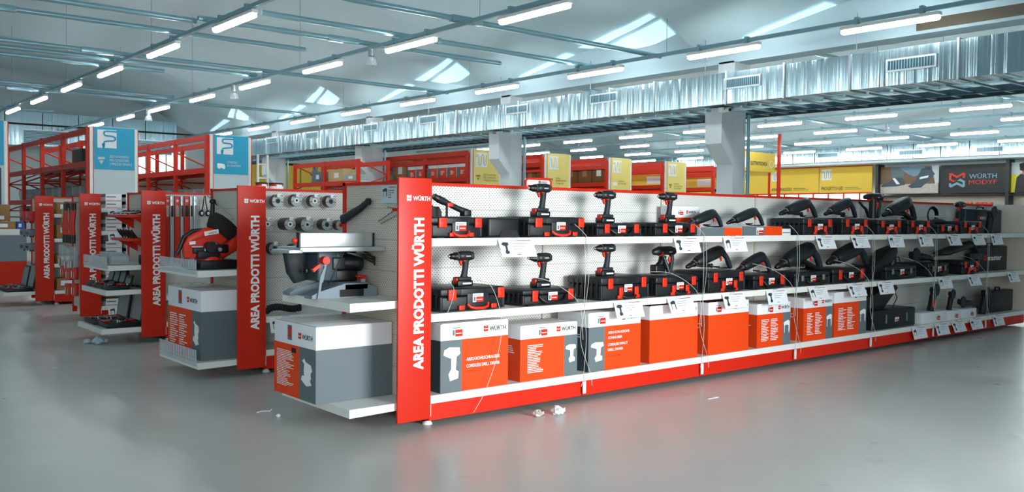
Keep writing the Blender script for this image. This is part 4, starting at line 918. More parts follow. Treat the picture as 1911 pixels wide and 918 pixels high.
for (ua, va, ub, vb) in ((738, 391, 706, 413), (740, 401, 711, 417), (738, 390, 723, 386)):
    g.cyl(tuple(on_wall(ua, va)-o0), tuple(on_wall(ub, vb)-o0), .004, STEEL, n=6)
g.obj('rods', t)
g = G(); g.cyl((-.02, 0, 0), (.012, 0, 0), .01, RED); g.obj('red_knob', t)
# ---- abrasive disc packs on the second gondola
DY = GY[1]+.43
def disc(label, u, v, r, n, m, x_off=0):
    p = at(u, v, Y=DY-.09-.01*n)
    r *= 1.2; t = thing('cutting_disc_pack', label, 'discs', (p.x, DY, p.z), 0, 'cutting discs hung on the pegboard')
    dd = .03+.035*n
    g = G(); g.cyl((0, -.05, 0), (0, -.05-dd, 0), r, BLACK, n=26); g.obj('disc_stack', t)
    g = G(); g.lathe((0, -.051-dd, 0), (0, -1, 0), [(0, r*.97), (.001, r*.97)], mat('disc_label_silver', (176, 188, 186), .3, .5), 26)
    g.lathe((0, -.0525-dd, 0), (0, -1, 0), [(0, r*.42), (.001, r*.42)], m, 20); g.lathe((0, -.054-dd, 0), (0, -1, 0), [(0, r*.2), (.001, r*.2)], DARK, 14); o = g.obj('front_label', t)
    g = G(); 
    for s_ in (-1, 1): g.box(s_*r*.72-r*.18, s_*r*.72+r*.18, -.0545-dd, -.0535-dd, -.012, -.004, RED)
    g.obj('red_marks', o)
    g = G(); g.cyl((0, 0, r*.5), (0, -.14-dd, r*.5+.02), .004, STEEL, n=6); g.obj('hook', t)
    g = G(); g.box(-r*.35-.01, -r*.35+.03, -.1-dd, -.097-dd, r*.6, r*1.15, CARD); g.obj('price_tag', t)
k = 0
for (u, v, n, m, r, w_) in ((517, 375, 1, DGREY, .045, 'first of the top row'), (552, 374, 1, WPRT, .045, 'second of the top row'), (586, 375, 1, WPRT, .045, 'third of the top row'), (616, 376, 1, DGREY, .045, 'fourth of the top row'),
        (498, 418, 1, WPRT, .043, 'half hidden in the middle row'), (535, 418, 3, WPRT, .045, 'thick, second of the middle row'), (567, 419, 3, PALE, .053, 'largest, in the middle row'), (606, 419, 2, DGREY, .043, 'fourth of the middle row'), (634, 420, 1, RED, .04, 'at the right edge of the middle row'),
        (511, 464, 1, DGREY, .045, 'left of the bottom row'), (549, 466, 2, DGREY, .045, 'behind the table saw fence, bottom row')):
    disc('pack of black cutting discs with silver face, '+w_, u, v, r, n, m); k += 1
# things on the second gondola's shelf
t = thing('cable_chain', 'black ribbed cable chain lying on the second gondola shelf', 'cable chain', (at(500, 565, Y=2.55).x, 2.55, .472))
g = G(); pts = [(-.02, 0, .02), (.03, 0, .06), (.09, 0, .065), (.15, 0, .045), (.22, 0, .035), (.3, 0, .035)]; g.sweep(pts, (.024, .022), BLACK, 8, 4); g.obj('chain', t)
g = G(); 
for i in range(13): x = .0+i*.024; z = .05+.012*math.sin(i*.5); g.box(x, x+.008, -.027, .027, z-.032, z+.026, CASEL, .002)
g.obj('ribs', t)
t = price_card('tilted white price card hanging on the second gondola behind the big carton', 535, 580, .47, 3); t.location = (at(535, 580, Y=GY[1]-.02).x, GY[1]-.012, .462)
# tins on top of the second gondola
g = G(); g.box(.0, 1.2, .51, .87, 1.50, 1.54, WHITE); o = g.obj('top_ledge', None); o.location = (X0, GY[1], 0); tag(o, 'white ledge on the second gondola carrying tins', 'ledge')
for i, (u0, u1, lab) in enumerate(((484, 507, 'white and red tin with black lid left on the second gondola'), (509, 536, 'white and red tin with black lid right on the second gondola'))):
    a, b = at(u0, 345, Y=GY[1]+.6).x, at(u1, 345, Y=GY[1]+.6).x; r = (b-a)/2*.93
    t = thing('paint_tin', lab, 'tin', ((a+b)/2, GY[1]+.68, 1.541))
    g = G(); g.lathe((0, 0, 0), (0, 0, 1), [(0, r), (.03, r)], WPRT, 22); g.lathe((0, 0, .03), (0, 0, 1), [(0, r*1.002), (.018, r*1.002)], RED, 22); g.obj('tin_body', t)
    g = G(); g.lathe((0, 0, .048), (0, 0, 1), [(0, r*1.03), (.012, r*1.03), (.013, r*.9)], BLACK, 22); g.obj('lid', t)
    g = G(); g.box(-r*.4, r*.4, -r-.002, -r*.9, .012, .044, WPRT); g.obj('label_sticker', t)
# small framed header behind the first gondola
a, b = at(981, 340, Y=.6), at(1028, 340, Y=.6)
t = thing('header_sign', 'small rounded white header with red frame standing behind the first gondola', 'sign', (a.x, .6, 1.3))
w = b.x-a.x; g = G(); g.box(0, w, 0, .02, 0, .31, WHITE, .009); g.obj('plate', t)
g = G(); g.sweep([(0, 0, 0), (0, 0, .29), (.02, 0, .31), (w-.02, 0, .31), (w, 0, .29), (w, 0, 0)], (.010, .010), RED, 8); g.obj('frame', t)
g = G(); g.box(.02, w-.02, -.006, .0, .0, .262, REDS); g.obj('red_panel', t)
g = G(); logo(g, (w*.5, -.008, .277), (1, 0, 0), (0, 0, 1), .018, TEXTD, TEXTD, .02); g.obj('brand_mark', t)
g = G(); g.box(.02, .05, .02, .04, -1.1, .2, WHITE); g.obj('post', t)
# ---- third gondola: spirit levels
LY = GY[2]+.42
for i, (u0, u1, m, lab) in enumerate(((309, 316, ORG, 'red spirit level with bright top, leftmost behind the mitre saw'), (317.5, 324, ALU, 'silver spirit level, second from left behind the mitre saw'), (326, 335, ORG, 'red spirit level with bright window, third behind the mitre saw'), (337, 342, ALU, 'narrow silver spirit level between two red ones'), (343.5, 353, ORG, 'wide red spirit level right of the narrow silver one'), (354.5, 359.5, ALU, 'narrow silver rule right of the wide red level'), (361, 370, ALU, 'bright silver spirit level, rightmost beside the black earmuffs'))):
    a, b = at(u0, 400, Y=LY-.04), at(u1, 400, Y=LY-.04); top = at((u0+u1)/2, 366, Y=LY-.04).z; w = b.x-a.x
    t = thing('spirit_level', lab, 'spirit level', (a.x, LY-.05, .78), 0, 'spirit levels hung on the third gondola'); h = top-.78
    g = G(); g.box(0, w, 0, .03, 0, h, m, .003); g.obj('bar', t)
    g = G(); g.box(w*.15, w*.85, -.002, .0, h-.22, h-.1, CHROME if i in (0, 2, 6) else CASEL); g.cyl((w/2, -.003, h-.05), (w/2, 0, h-.05), w*.3, PALE, n=12); g.obj('vial_window', t)
    g = G(); g.cyl((w/2, -.01, h-.015), (w/2, .06, h-.015), .004, STEEL, n=6); g.obj('hook', t)
t = thing('ear_defenders', 'black earmuffs with white caps hanging beside the spirit levels', 'earmuffs', tuple(at(382, 398, Y=LY-.06)))
g = G()
for s_ in (-1, 1): g.ball((s_*.035, 0, 0), (.032, .02, .036), BLACK, 12)
o = g.obj('cups', t); g = G()
for s_ in (-1, 1): g.ball((s_*.035, -.015, 0), (.016, .008, .019), WPRT, 10)
g.obj('white_caps', o)
g = G()
for s_ in (-1, 1): g.sweep([(s_*.03, 0, .03), (s_*.014, 0, .11), (s_*.006, 0, .19)], (.006, .006), BLACK, 6)
g.obj('strap', t)
t = thing('steel_pole', 'bright steel pole leaning above the mitre saw dust bag', 'pole', (0, 0, 0))
a, b = at(387, 365, X=.05), at(434, 409, X=.05); g = G(); g.cyl(tuple(a), tuple(b), .007, CHROME); g.obj('rod', t)
g = G(); c = at(397, 376, X=.03); g.ball(tuple(c), (.03, .03, .025), BLACK, 10); g.sweep([c, c+Vector((0, .01, -.1)), c+Vector((0, .0, -.19))], [(.018, .018), (.02, .02), (.014, .014)], BLACK, 8); g.obj('black_clamp', t)
gp = GY[2]
for i, u in enumerate((338, 362, 383)):
    p = at(u, 517, Y=gp+.1); t = thing('laser_reel', ['black and red measuring reel, left of three behind the big carton', 'black and red measuring reel, middle of three', 'black and red measuring reel, right of three'][i], 'reel', (p.x, gp+.16, .472), 0, 'measuring reels on the third gondola')
    g = G(); g.lathe((0, -.03, .05), (0, 1, 0), [(0, .04), (.01, .05), (.05, .05), (.06, .04)], BLACK, 16); g.obj('housing', t); g = G(); g.lathe((0, -.035, .05), (0, 1, 0), [(0, .02), (.006, .024)], ORG, 12); g.obj('red_hub', t)
g = G(); g.box(0.004, 1.3, .012, .43, .44, .47, WHITE); g.box(.003, 1.3, 0, .014, .425, .473, WHITE); o = g.obj('lower_shelf', None); o.location = (X0, gp, 0); tag(o, 'white shelf of measuring reels behind the mitre saw carton', 'shelf')
# ---- third end shelves: tool kits
def kit(label, x, y, z, w, d, lidh, pieces=9, ang=12, seed=1):
    rnd = random.Random(seed); t = thing('open_tool_kit', label, 'tool kit', (x, y, z))
    g = G(); g.box(0, w, 0, d, 0, .045, BLACK, .006); g.obj('tray', t)
    a = math.radians(ang); g = G(); dx, dz = math.sin(a)*lidh, math.cos(a)*lidh
    g.prism([(w-.004, .04), (w+.02, .04), (w+.02+dx, .04+dz), (w-.004+dx, .04+dz)], 'y', 0, d, BLACK); o = g.obj('raised_lid', t)
    g = G(); g.prism([(w-.006, .06), (w-.003, .06), (w-.003+dx*.95, .02+dz), (w-.006+dx*.95, .02+dz)], 'y', d*.08, d*.92, mat('lid_foam_grey', (150, 156, 158), .8)); g.obj('foam_liner', o)
    g = G()
    for k in range(pieces):
        cx, cy = w*(.1+.8*rnd.random()), d*(.08+.84*rnd.random()); l = .02+.03*rnd.random(); m = [CHROME, CHROME, ORG, BLACK, STEEL][k % 5]
        if k % 2: g.cyl((cx-l, cy, .052), (cx+l, cy+.01, .052), .008, m, n=7)
        else: g.cyl((cx, cy, .04), (cx, cy, .062), .010, m, n=8)
    g.obj('sockets', t)
kit('large open socket kit, right of two on the lowest third end shelf', -.36, GY[2]+.06, .168, .33, .34, .36, 22, 8, 2)
kit('large open socket kit, left of two on the lowest third end shelf', -.38, GY[2]+.44, .168, .33, .38, .36, 22, 8, 3)
for i, (y, lab) in enumerate(((.08, 'small open bit kit, nearest on the middle third end shelf'), (.28, 'small open bit kit, second nearest on the middle third end shelf'), (.48, 'small open bit kit, third on the middle third end shelf'), (.68, 'small open bit kit, farthest on the middle third end shelf'))):
    kit(lab, -.35, GY[2]+y, .546, .22, .17, .10 if i == 0 else .15, 10, 12, 10+i)
t = thing('pack_tray', 'clear tray heaped with clear packs on the upper third end shelf', 'tray', (-.33, GY[2]+.06, .792))
g = G(); g.box(0, .28, 0, .7, 0, .03, CLEAR); 
for k in range(7): g.box(.02+.02*(k % 3), .2+.02*(k % 2), .03+k*.095, .11+k*.095, .01, .09+.015*(k % 3), BAG, .01)
g.obj('clear_packs', t)
g = G(); g.box(.3, .36, -.02, .09, 0, .1, BLACK, .01); g.obj('black_block', t)
def red_shelf(label, z, x0, y0, y1, tools, lab2):
    t = thing('red_display_shelf', label, 'shelf', (0.1, GY[2], z)); g = G(); g.box(x0, -.005, y0, y1, 0, .03, REDS, .004); g.obj('tray', t)
    g = G()
    for y in (y0+.05, y1-.05): g.prism([(x0+.05, 0), (-.005, 0), (-.005, -.12)], 'y', y-.003, y+.003, REDS)
    g.obj('bracket', t)
    for k in range(tools):
        y = y0+.07+k*(y1-y0-.12)/(tools-1)
        q = thing('hand_tool', lab2 % NTH[k], 'tool', (0.1+x0+.06, GY[2]+y, z+.031), 0, 'hand tools on the red display shelves')
        g = G()
        if z > 1.2: g.sweep([(-.03, -.02, .012), (.03, 0, .016), (.1, .01, .03)], [(.008, .008), (.012, .012), (.006, .006)], CHROME, 8); 
        else: g.sweep([(.05, 0, .0), (.02, 0, .04), (-.01, 0, .085)], [(.008, .008), (.012, .012), (.009, .009)], BLACK, 8)
        g.obj('body', q); g = G()
        if z > 1.2: g.cyl((.08, .008, .026), (.12, .013, .036), .012, BLACK)
        else: g.ball((-.012, 0, .09), .010, ALU, 8)
        g.obj('tip', q)
red_shelf('sloping red display shelf of silver tools on the third end wall', 1.27, -.26, .05, .75, 5, 'silver hand tool on the upper red display shelf, %s from the viewer')
red_shelf('red display shelf of black handled tools on the third end wall', 1.03, -.26, .05, .62, 6, 'black handled tool on the lower red display shelf, %s from the viewer')
# ---- fourth gondola: small white boxes in stacks
Z4 = (.17, .46, .79, 1.09, 1.37); b0 = None; fs = ['nearest the floor', 'on the second shelf up', 'on the third shelf up', 'on the fourth shelf up', 'on the top shelf']
for si, z in enumerate(Z4):
    for c in range(4):
        for r in range(2 if si != 0 else 1):
            x = .26+.24*c; w = .19
            lab = 'small white box, fourth gondola, %s column, %s row, %s' % (NTH[c], 'lower' if r == 0 else 'upper', fs[si])
            if b0 is None:
                b0 = thing('parts_box', lab, 'box', (x, GY[3]+.03, z+.001), 0, 'small parts boxes of the fourth gondola')
                g = G(); g.box(0, .19, 0, .25, 0, .088, CARD, .003); g.box(0, .19, .001, .25, .05, .0885, KRAFT); g.obj('box_body', b0)
                g = G(); g.box(.01, .12, -.001, 0, .045, .06, TEXTG); g.box(.01, .18, -.001, 0, .006, .012, ORGB); g.obj('label_sticker', b0)
            else: dup(b0, (x, GY[3]+.03, z+.001+.09*r), 0, lab)
    for c in range(2):
        p = price_card('small white shelf label strip of the fourth gondola, %s shelf, %s' % (NTH[si], ['left', 'right'][c]), 200, 400, z, c, .3); p.location = (.42+.45*c, GY[3]-.012, z-.01); p['group'] = 'shelf labels of the fourth gondola'
# ---- fifth gondola: brown cartons
Z5 = (.2, .58, .94, 1.29); hh5 = (.17, .13, .2, .17); b0 = None
for si, z in enumerate(Z5):
    for c in range(3):
        lab = 'brown cardboard carton on the farthest gondola, %s shelf from the floor, %s from the left' % (NTH[si], NTH[c]); x = .24+.47*c
        if b0 is None:
            b0 = thing('brown_carton', lab, 'box', (x, GY[4]+.03, z+.001), 0, 'brown cartons of the farthest gondola'); g = G(); g.box(0, .42, 0, .34, 0, .17, KRAFT, .004); g.obj('box_body', b0)
            g = G(); g.box(.05, .2, -.001, 0, .07, .14, CARD); g.obj('label_sticker', b0); g = G(); g.box(0, .42, .16, .18, .17, .171, KRAFTL); g.obj('tape', b0)
        else:
            q = dup(b0, (x, GY[4]+.03, z+.001), 0, lab); q.scale = (1, 1, hh5[si]/.17)
# ---- fourth end wall: trousers, bags and red packs
WH = .08
def hang(label, cat, u, v, yoff, build, name):
    p = at(u, v, X=-.02); t = thing(name, label, cat, (-.02, p.y, p.z)); build(t)
for i, (y, lab) in enumerate(((.2, 'black and orange work trousers hanging nearest on the fourth end wall'), (.5, 'black and orange work trousers hanging farther on the fourth end wall'))):
    t = thing('work_trousers', lab, 'trousers', (-.07, GY[3]+y, 1.42))
    g = G(); 
    for s_ in (-1, 1): g.sweep([(0, 0, 0), (0, s_*.05, -.1), (-.02, s_*.06, -.25), (-.01, s_*.06, -.42)], [(.02, .07), (.02, .055), (.025, .045), (.02, .042)], ORG, 10, 3)
    g.obj('legs', t)
    g = G(); g.sweep([(-.0, 0, .01), (-.0, 0, -.08)], [(.025, .1), (.025, .1)], BLACK, 10, 3); 
    for s_ in (-1, 1): g.sweep([(-.012, s_*.06, -.38), (-.012, s_*.06, -.48)], [(.023, .045), (.02, .045)], BLACK, 10, 3)
    g.obj('black_trim', t); g = G(); g.box(-.04, -.036, .045, .065, -.36, -.05, KRAFTL); g.obj('reflective_stripe', t)
    g = G(); g.cyl((.13, 0, .02), (-.03, 0, .03), .005, STEEL, n=6); g.obj('hook', t)
for i, (y, z, m, nm, lab) in enumerate(((.12, .62, BAG, 'clear_bag', 'clear plastic bag of gear hanging on the fourth end wall, near'), (.42, .60, BAG, 'clear_bag', 'clear plastic bag of gear hanging on the fourth end wall, middle'), (.7, .63, BAG, 'clear_bag', 'clear plastic bag of gear hanging on the fourth end wall, far'), (.1, .50, ORG, 'red_blister_pack', 'red blister pack low on the fourth end wall, near'), (.36, .48, ORG, 'red_blister_pack', 'red blister pack low on the fourth end wall, middle'), (.62, .5, ORG, 'red_blister_pack', 'red blister pack low on the fourth end wall, far'), (.1, .3, ORG, 'red_blister_pack', 'lowest red blister pack on the fourth end wall, near'), (.4, .28, ORG, 'red_blister_pack', 'lowest red blister pack on the fourth end wall, far'))):
    t = thing(nm, lab, 'pack', (-.03, GY[3]+y, z)); g = G(); g.box(-.05, .0, 0, .18, 0, .15 if m is ORG else .28, m, .012); g.obj('pack_body', t)
    g = G()
    for k in range(3): g.box(-.052, -.045, .03+k*.05, .06+k*.05, .02, .1, [KRAFTL, BLACK, WPRT][k], .002)
    g.obj('contents', t); g = G(); g.cyl((.12, .09, .14), (-.02, .09, .15), .004, STEEL, n=6); g.obj('hook', t)
# ---- fifth end wall
for i in range(6):
    r, c = divmod(i, 2); t = thing('hooked_tool_pack', 'small hooked tool pack at far left, %s row, %s' % (['top', 'middle', 'bottom'][r], ['near', 'far'][c]), 'pack', (-.1, GY[4]+.12+.36*c, 1.18-.2*r))
    g = G(); g.box(0, .16, 0, .22, 0, .15 if r == 0 else .09, ORG if r == 0 else GREYC, .01); g.obj('pack_body', t)
    g = G(); g.box(-.004, .0, .03, .19, .02, .06, BLACK); 
    for k in range(3): g.cyl((.02+k*.04, .02, -.02), (.02+k*.04, .02, .0), .01, BLACK, n=6)
    g.obj('contents', t); g = G(); g.cyl((.02, .11, .14 if r == 0 else .08), (.2, .11, .14 if r == 0 else .08), .005, STEEL, n=6); g.obj('hook', t)
kit('open tool set with white leaflet on the lowest shelf at far left, near', -.40, GY[4]+.06, .201, .34, .36, .34, 16, 10, 30)
kit('open tool set on the lowest shelf at far left, far', -.40, GY[4]+.48, .201, .34, .36, .3, 16, 10, 31)
# ---- shop counter at the left
t = thing('service_counter', 'white, grey and red service counter at the left edge', 'counter', (-3, 12, 0))
g = G(); g.box(0, 3.38, 0, .8, .93, 1.03, WHITE, .01); g.obj('counter_top', t); g = G(); g.box(0.01, 3.37, .01, .79, .506, .93, GREYC); g.obj('front_panel', t); g = G(); g.box(.01, 3.37, .0, .79, .12, .506, REDS); g.obj('red_base', t); g = G(); g.box(.05, 3.33, .05, .75, 0, .12, DARK); g.obj('plinth', t)
for i, (u0, u1, v0, v1, y, m, lab) in enumerate(((-8, 18, 380, 411, 12.4, KRAFT, 'brown cardboard box on the red service counter'), (-8, 29, 411, 422, 12.2, KRAFT, 'flat brown box lying on the service counter'), (31, 46, 405, 416, 12.35, mat('blue_box', (30, 90, 170), .5), 'small blue box on the service counter'))):
    a, b = at(u0, v1, Y=y), at(u1, v0, Y=y); h = b.z-a.z; z = 1.031 if i else 1.031+.13
    t = thing('counter_box', lab, 'box', (a.x, y, z)); g = G(); g.box(0, b.x-a.x, 0, .3, 0, h if i == 0 else .125, m, .004); g.obj('box_body', t); g = G(); g.box(.03, (b.x-a.x)*.6, -.001, 0, .03, .09, CARD); g.obj('label_sticker', t)

# ================================================================ TALL RACKS
def rack(label, x, y0, y1, nb, d, zs, top=3.05, beams=()):
    t = thing('pallet_rack', label, 'rack', (x, y0, 0)); L = y1-y0
    for i in range(nb+1):
        y = i*L/nb
        for xx in (0, d): g = G(); g.box(xx-.04, xx+.04, y-.045, y+.045, 0, top, REDR); g.obj('upright', t)
        g = G()
        zz = 1.35
        while zz < top-.3:
            g.cyl((0, y, zz), (d, y, zz+.35), .018, REDR, n=5); g.cyl((d, y, zz+.35), (0, y, zz+.7), .018, REDR, n=5); g.cyl((0, y, zz), (d, y, zz), .018, REDR, n=5); zz += .7
        g.obj('frame_brace', t)
    for z in zs:
        g = G()
        for xx in (0, d): g.box(xx-.03, xx+.03, 0, L, z-.12, z, REDR)
        g.obj('beam', t)
        if z < top-.1: g = G(); g.box(.03, d-.03, 0, L, z-.03, z-.005, PALE); g.obj('deck', t)
    g = G(); g.box(d-.012, d-.004, .1, L, .05, 2.2, CREAM); g.obj('mesh_back', t)
    return t
def rack_sign(label, x0, x1, y, kind, words, ptop=3.06, zb=2.2):
    t = thing('rack_end_sign', label, 'sign', (x0, y, 0)); w = x1-x0; C = {'cyan': CYAN, 'yellow': YELL}[kind]
    g = G(); g.box(0, w, -.05, -.01, .02, ptop, PALE); g.obj('end_panel', t)
    g = G(); g.box(-.012, 0.0, -.055, .0, .02, ptop, RED); g.box(w, w+.055, -.055, 0, .02, ptop-.02, WHITE); g.box(w+.055, w+.075, -.055, 0, .02, ptop-.02, RED); g.box(-.07, -.012, -.05, 0, .02, ptop, WHITE); g.obj('edge_trim', t)
    g = G(); g.box(.01, w-.01, -.06, -.05, zb, ptop-.01, C); o = g.obj('colour_board', t)
    g = G(); ic = w*.46; zi = ptop-.06-ic
    if kind == 'cyan':
        x_ = .07; g.box(x_, x_+ic, -.064, -.06, zi, zi+ic, WPRT); 
        P_ = [(1, .93), (.5, .93), (.36, .9), (.33, .78), (.4, .68), (.8, .66), (.92, .6), (.94, .48), (.86, .42), (.5, .38), (.36, .34), (.32, .2)]
        g.sweep([(x_+a*ic, -.066, zi+b*ic) for a, b in P_], (.018, .018), CYAN, 6); g.sweep([(x_+.32*ic, -.066, zi+.24*ic), (x_+.32*ic, -.066, zi+.0)], [(.035, .035), (.02, .02)], CYAN, 6)
    else:
        x_ = .07; ic *= .95; g.box(x_, x_+ic, -.064, -.06, zi, zi+ic, WPRT)
        P_ = [(.08, .7), (.18, .85), (.28, .7), (.28, .25), (.38, .12), (.48, .25), (.5, .75), (.6, .88), (.7, .75), (.72, .25), (.82, .12), (.92, .25), (.92, .85)]
        g.sweep([(x_+a*ic, -.066, zi+b*ic) for a, b in P_], (.012, .012), TEXTG if False else YELL, 6)
    g.obj('pipe_emblem', o)
    g = G(); tm = PALE if kind == 'cyan' else mat('olive_text_print', (150, 132, 40), .6)
    for i, s_ in enumerate(words): g.text(s_, (w*.38, -.062, zb+.24-i*.075), (1, 0, 0), (0, 0, 1), w*.045*len(s_)*.8, .05, tm, .01)
    g.obj('lettering', o)
    g = G(); 
    if words and 'CONSEGNA' in words[0]: 
        g.box(w*.1, w*.24, -.062, -.06, zb+.13, zb+.23, WPRT, 0); g.prism([(w*.24, zb+.13), (w*.32, zb+.13), (w*.32, zb+.18), (w*.29, zb+.22), (w*.24, zb+.22)], 'y', -.062, -.06, WPRT)
        g.cyl((w*.15, -.064, zb+.13), (w*.15, -.06, zb+.13), .022, WPRT); g.cyl((w*.28, -.064, zb+.13), (w*.28, -.06, zb+.13), .022, WPRT)
    else:
        g.box(w*.1, w*.26, -.062, -.06, zb+.2, zb+.25, tm); g.poly([(0, 1), (.5, 0), (1, 1)], (w*.12, -.062, zb+.1), (1, 0, 0), (0, 0, 1), w*.12, .08, tm)
    g.obj('pictogram', o)
    return t
RY = 14.8
rack('tall red pallet rack at the left, holding a black crate and cartons', 2.07, RY+.05, 22.6, 4, .85, (3.03, 2.36, 1.62))
rack('tall red pallet rack between the two cyan signs, empty above', 4.5, RY+.05, 22.6, 4, .85, (3.05, 2.33, 1.6))
rack('red pallet rack right of the white pillar, stacked with red printed cartons', 11.62, RY+.05, 20.9, 3, .95, (3.1, 2.9, 2.4))
rack('red pallet rack just right of the second pillar', 14.3, RY+.05, 20.9, 3, .95, (3.14, 2.9, 2.45))
rack('red pallet rack stacked with brown corrugated boxes', 16.95, RY+.05, 22.9, 4, .95, (3.16, 2.95, 2.42))
rack('red pallet rack with yellow boards between the pale yellow signs', 19.55, RY+.05, 22.9, 4, .95, (3.16, 2.95, 2.42))
rack('red pallet rack left of the right pillar', 22.2, RY+.05, 22.9, 4, .95, (3.16, 2.95, 2.42))
rack('lower red rack behind the second gondola, with rolls and cartons', 9.0, 16.1, 19.75, 2, .9, (2.79, 2.24), 2.8)
rack_sign('cyan rack end sign at the left edge', -.25, .56, RY, 'cyan', [])
rack_sign('cyan rack end sign with price scanner text, left of two full ones', 2.15, 2.95, RY, 'cyan', ['SELF SCANNING', 'PER CONOSCERE', 'I PREZZI FINALI'])
rack_sign('cyan rack end sign with a van pictogram, right of two full ones', 4.61, 5.41, RY, 'cyan', ['CONSEGNA', 'IN CANTIERE'])
rack_sign('pale yellow rack end sign left of the second pillar', 11.74, 12.65, RY, 'yellow', ['SELF SCANNING', 'PER CONOSCERE', 'I PREZZI FINALI'], 3.14)
rack_sign('pale yellow rack end sign above the small framed header', 14.41, 15.29, RY, 'yellow', ['ORDINA', 'DA SMARTPHONE', 'O COMPUTER'], 3.18)
rack_sign('pale yellow rack end sign with a van pictogram', 17.05, 17.92, RY, 'yellow', ['CONSEGNA', 'IN CANTIERE'], 3.18)
rack_sign('pale yellow rack end sign nearest the right pillar', 19.67, 20.57, RY, 'yellow', ['SUPPORTO', 'DEL VENDITORE', 'IN CANTIERE'], 3.19)
g = G(); g.box(-.3, .5, -.02, .0, .3, 2.15, BLUEC); 
for r in range(14):
    for c in range(4): g.cyl((-.2+c*.2, -.03, .45+r*.12), (-.2+c*.2, -.02, .45+r*.12), .02, PALE, n=8)
o = g.obj('dotted_panel', None); o.location = (0, RY-.06, 0); tag(o, 'dark blue dotted panel below the cyan sign at the left edge', 'panel')
def on_rack(label, name, cat, x, y, z, w, d, h, m, lm=CARD):
    t = thing(name, label, cat, (x, y, z)); g = G(); g.box(0, d, 0, w, 0, h, m, .01); g.obj('body', t)
    g = G(); g.box(-.003, 0, w*.3, w*.6, h*.3, h*.7, lm); g.obj('label_sticker', t); return t
on_rack('black plastic crate on the left tall rack', 'crate', 'crate', 2.15, 15.6, 2.362, .8, .5, .3, BLACK, CASEL)
on_rack('lower pale brown box stacked at the near end of the left tall rack', 'cardboard_box', 'box', 2.15, 14.95, 2.362, .4, .5, .22, KRAFTL); on_rack('middle pale brown box stacked at the near end of the left tall rack', 'cardboard_box', 'box', 2.15, 14.95, 2.584, .4, .5, .2, KRAFTL); on_rack('topmost pale brown box stacked at the near end of the left tall rack', 'cardboard_box', 'box', 2.17, 14.97, 2.786, .36, .44, .14, KRAFTL)
def rolls(label, x, y, z, n, L):
    t = thing('wrapped_rolls', label, 'rolls', (x+.06, y, z+.01))
    for k in range(n):
        g = G(); g.sweep([(0, k*L/n+.1, .12), (.3, k*L/n+.1, .14), (.6, k*L/n+.1, .13)], [(.13, .1), (.14, .12), (.13, .11)], BAG, 9); g.obj('roll', t)
for nm, x in (('left', 2.12), ('right', 4.55)):
    rolls('clear wrapped rolls on the middle level of the %s tall rack, upper row' % nm, x, 15.2, 1.63, 12, 7.0)
rolls('clear wrapped rolls on the left tall rack, lower row', 2.12, 15.2, 1.2, 12, 7.0)
g = G(); g.box(0, .8, 0, 7.4, -.03, 0, REDR); o = g.obj('rack_level', None); o.location = (2.1, 15.1, 1.2); tag(o, 'low red rack level under the clear wrapped rolls at the left', 'shelf')
# cartons on the right racks
on_rack('tall plain brown carton on the red rack right of the pillar', 'cardboard_box', 'box', 11.66, 17.9, 2.402, .75, .5, .55, KRAFT); on_rack('small grey white box beside the tall brown carton', 'cardboard_box', 'box', 11.66, 19.2, 2.402, .6, .5, .3, PALE)
for i in range(6):
    y = 14.92+.46*i+(.16 if i > 3 else 0); t = thing('printed_carton', 'red and grey printed carton on the far rack, %s from its near end' % NTH[i], 'box', (11.64, y, 2.402), 0, 'printed cartons on the rack')
    g = G(); g.box(0, .5, 0, .43, 0, .36, CARD, .004); g.obj('box_body', t); g = G(); g.box(-.003, 0, 0, .3, 0, .27, ORGB); g.box(-.003, 0, .3, .43, 0, .27, GREYP); lines(g, (-.004, .27, .08), (0, -1, 0), (0, 0, 1), .2, .12, 4, WPRT, i); g.obj('colour_print', t)
for i in range(9):
    y = 14.92+2.01*(i//3)+.63*(i % 3); t = thing('corrugated_box', 'brown corrugated box on the rack between the pale yellow signs, %s from its near end' % NTH[i], 'box', (17.0, y, 2.422), 0, 'corrugated boxes on the rack')
    g = G(); g.box(0, .6, 0, .6, 0, .5, CORR, .01); g.obj('box_body', t); g = G(); g.box(-.004, 0, .2, .4, .2, .4, CARD if i == 0 else KRAFT); g.obj('label_sticker', t)
for x, z, nm in ((19.6, 2.43, 'left'), (22.25, 2.43, 'right')):
    for b in range(4):
        g = G(); g.box(.3, .34, 0, 1.85, 0, .36, YEL); o = g.obj('yellow_board', None); o.location = (x, 14.92+2.01*b, z); tag(o, 'yellow board in the %s rack near the right pillar, %s from its near end' % (nm, NTH[b]), 'board')
        g = G(); g.box(.296, .3, .3, .9, .05, .3, WPRT); g.obj('white_emblem', o)
t = thing('wrapped_bundle', 'grey wrapped standing bundle on the lower red rack', 'bundle', (9.1, 18.9, 2.25)); g = G(); g.sweep([(.1, 0, 0), (.1, .02, .3), (.14, .0, .5)], [(.1, .12), (.08, .1), (.06, .08)], GREYC, 10); g.obj('wrap', t); g = G(); g.box(.0, .2, -.1, .1, .2, .23, BLACK); g.obj('strap', t)
on_rack('grey corrugated stack on the lower red rack', 'cardboard_box', 'box', 9.06, 18.2, 2.242, .6, .5, .3, GREYP); on_rack('wide pale brown carton on the lower red rack', 'cardboard_box', 'box', 9.06, 17.02, 2.242, .82, .5, .33, KRAFTL); on_rack('low clear wrapped pack on the lower red rack', 'wrapped_pack', 'pack', 9.06, 16.3, 2.242, .7, .5, .18, BAG)
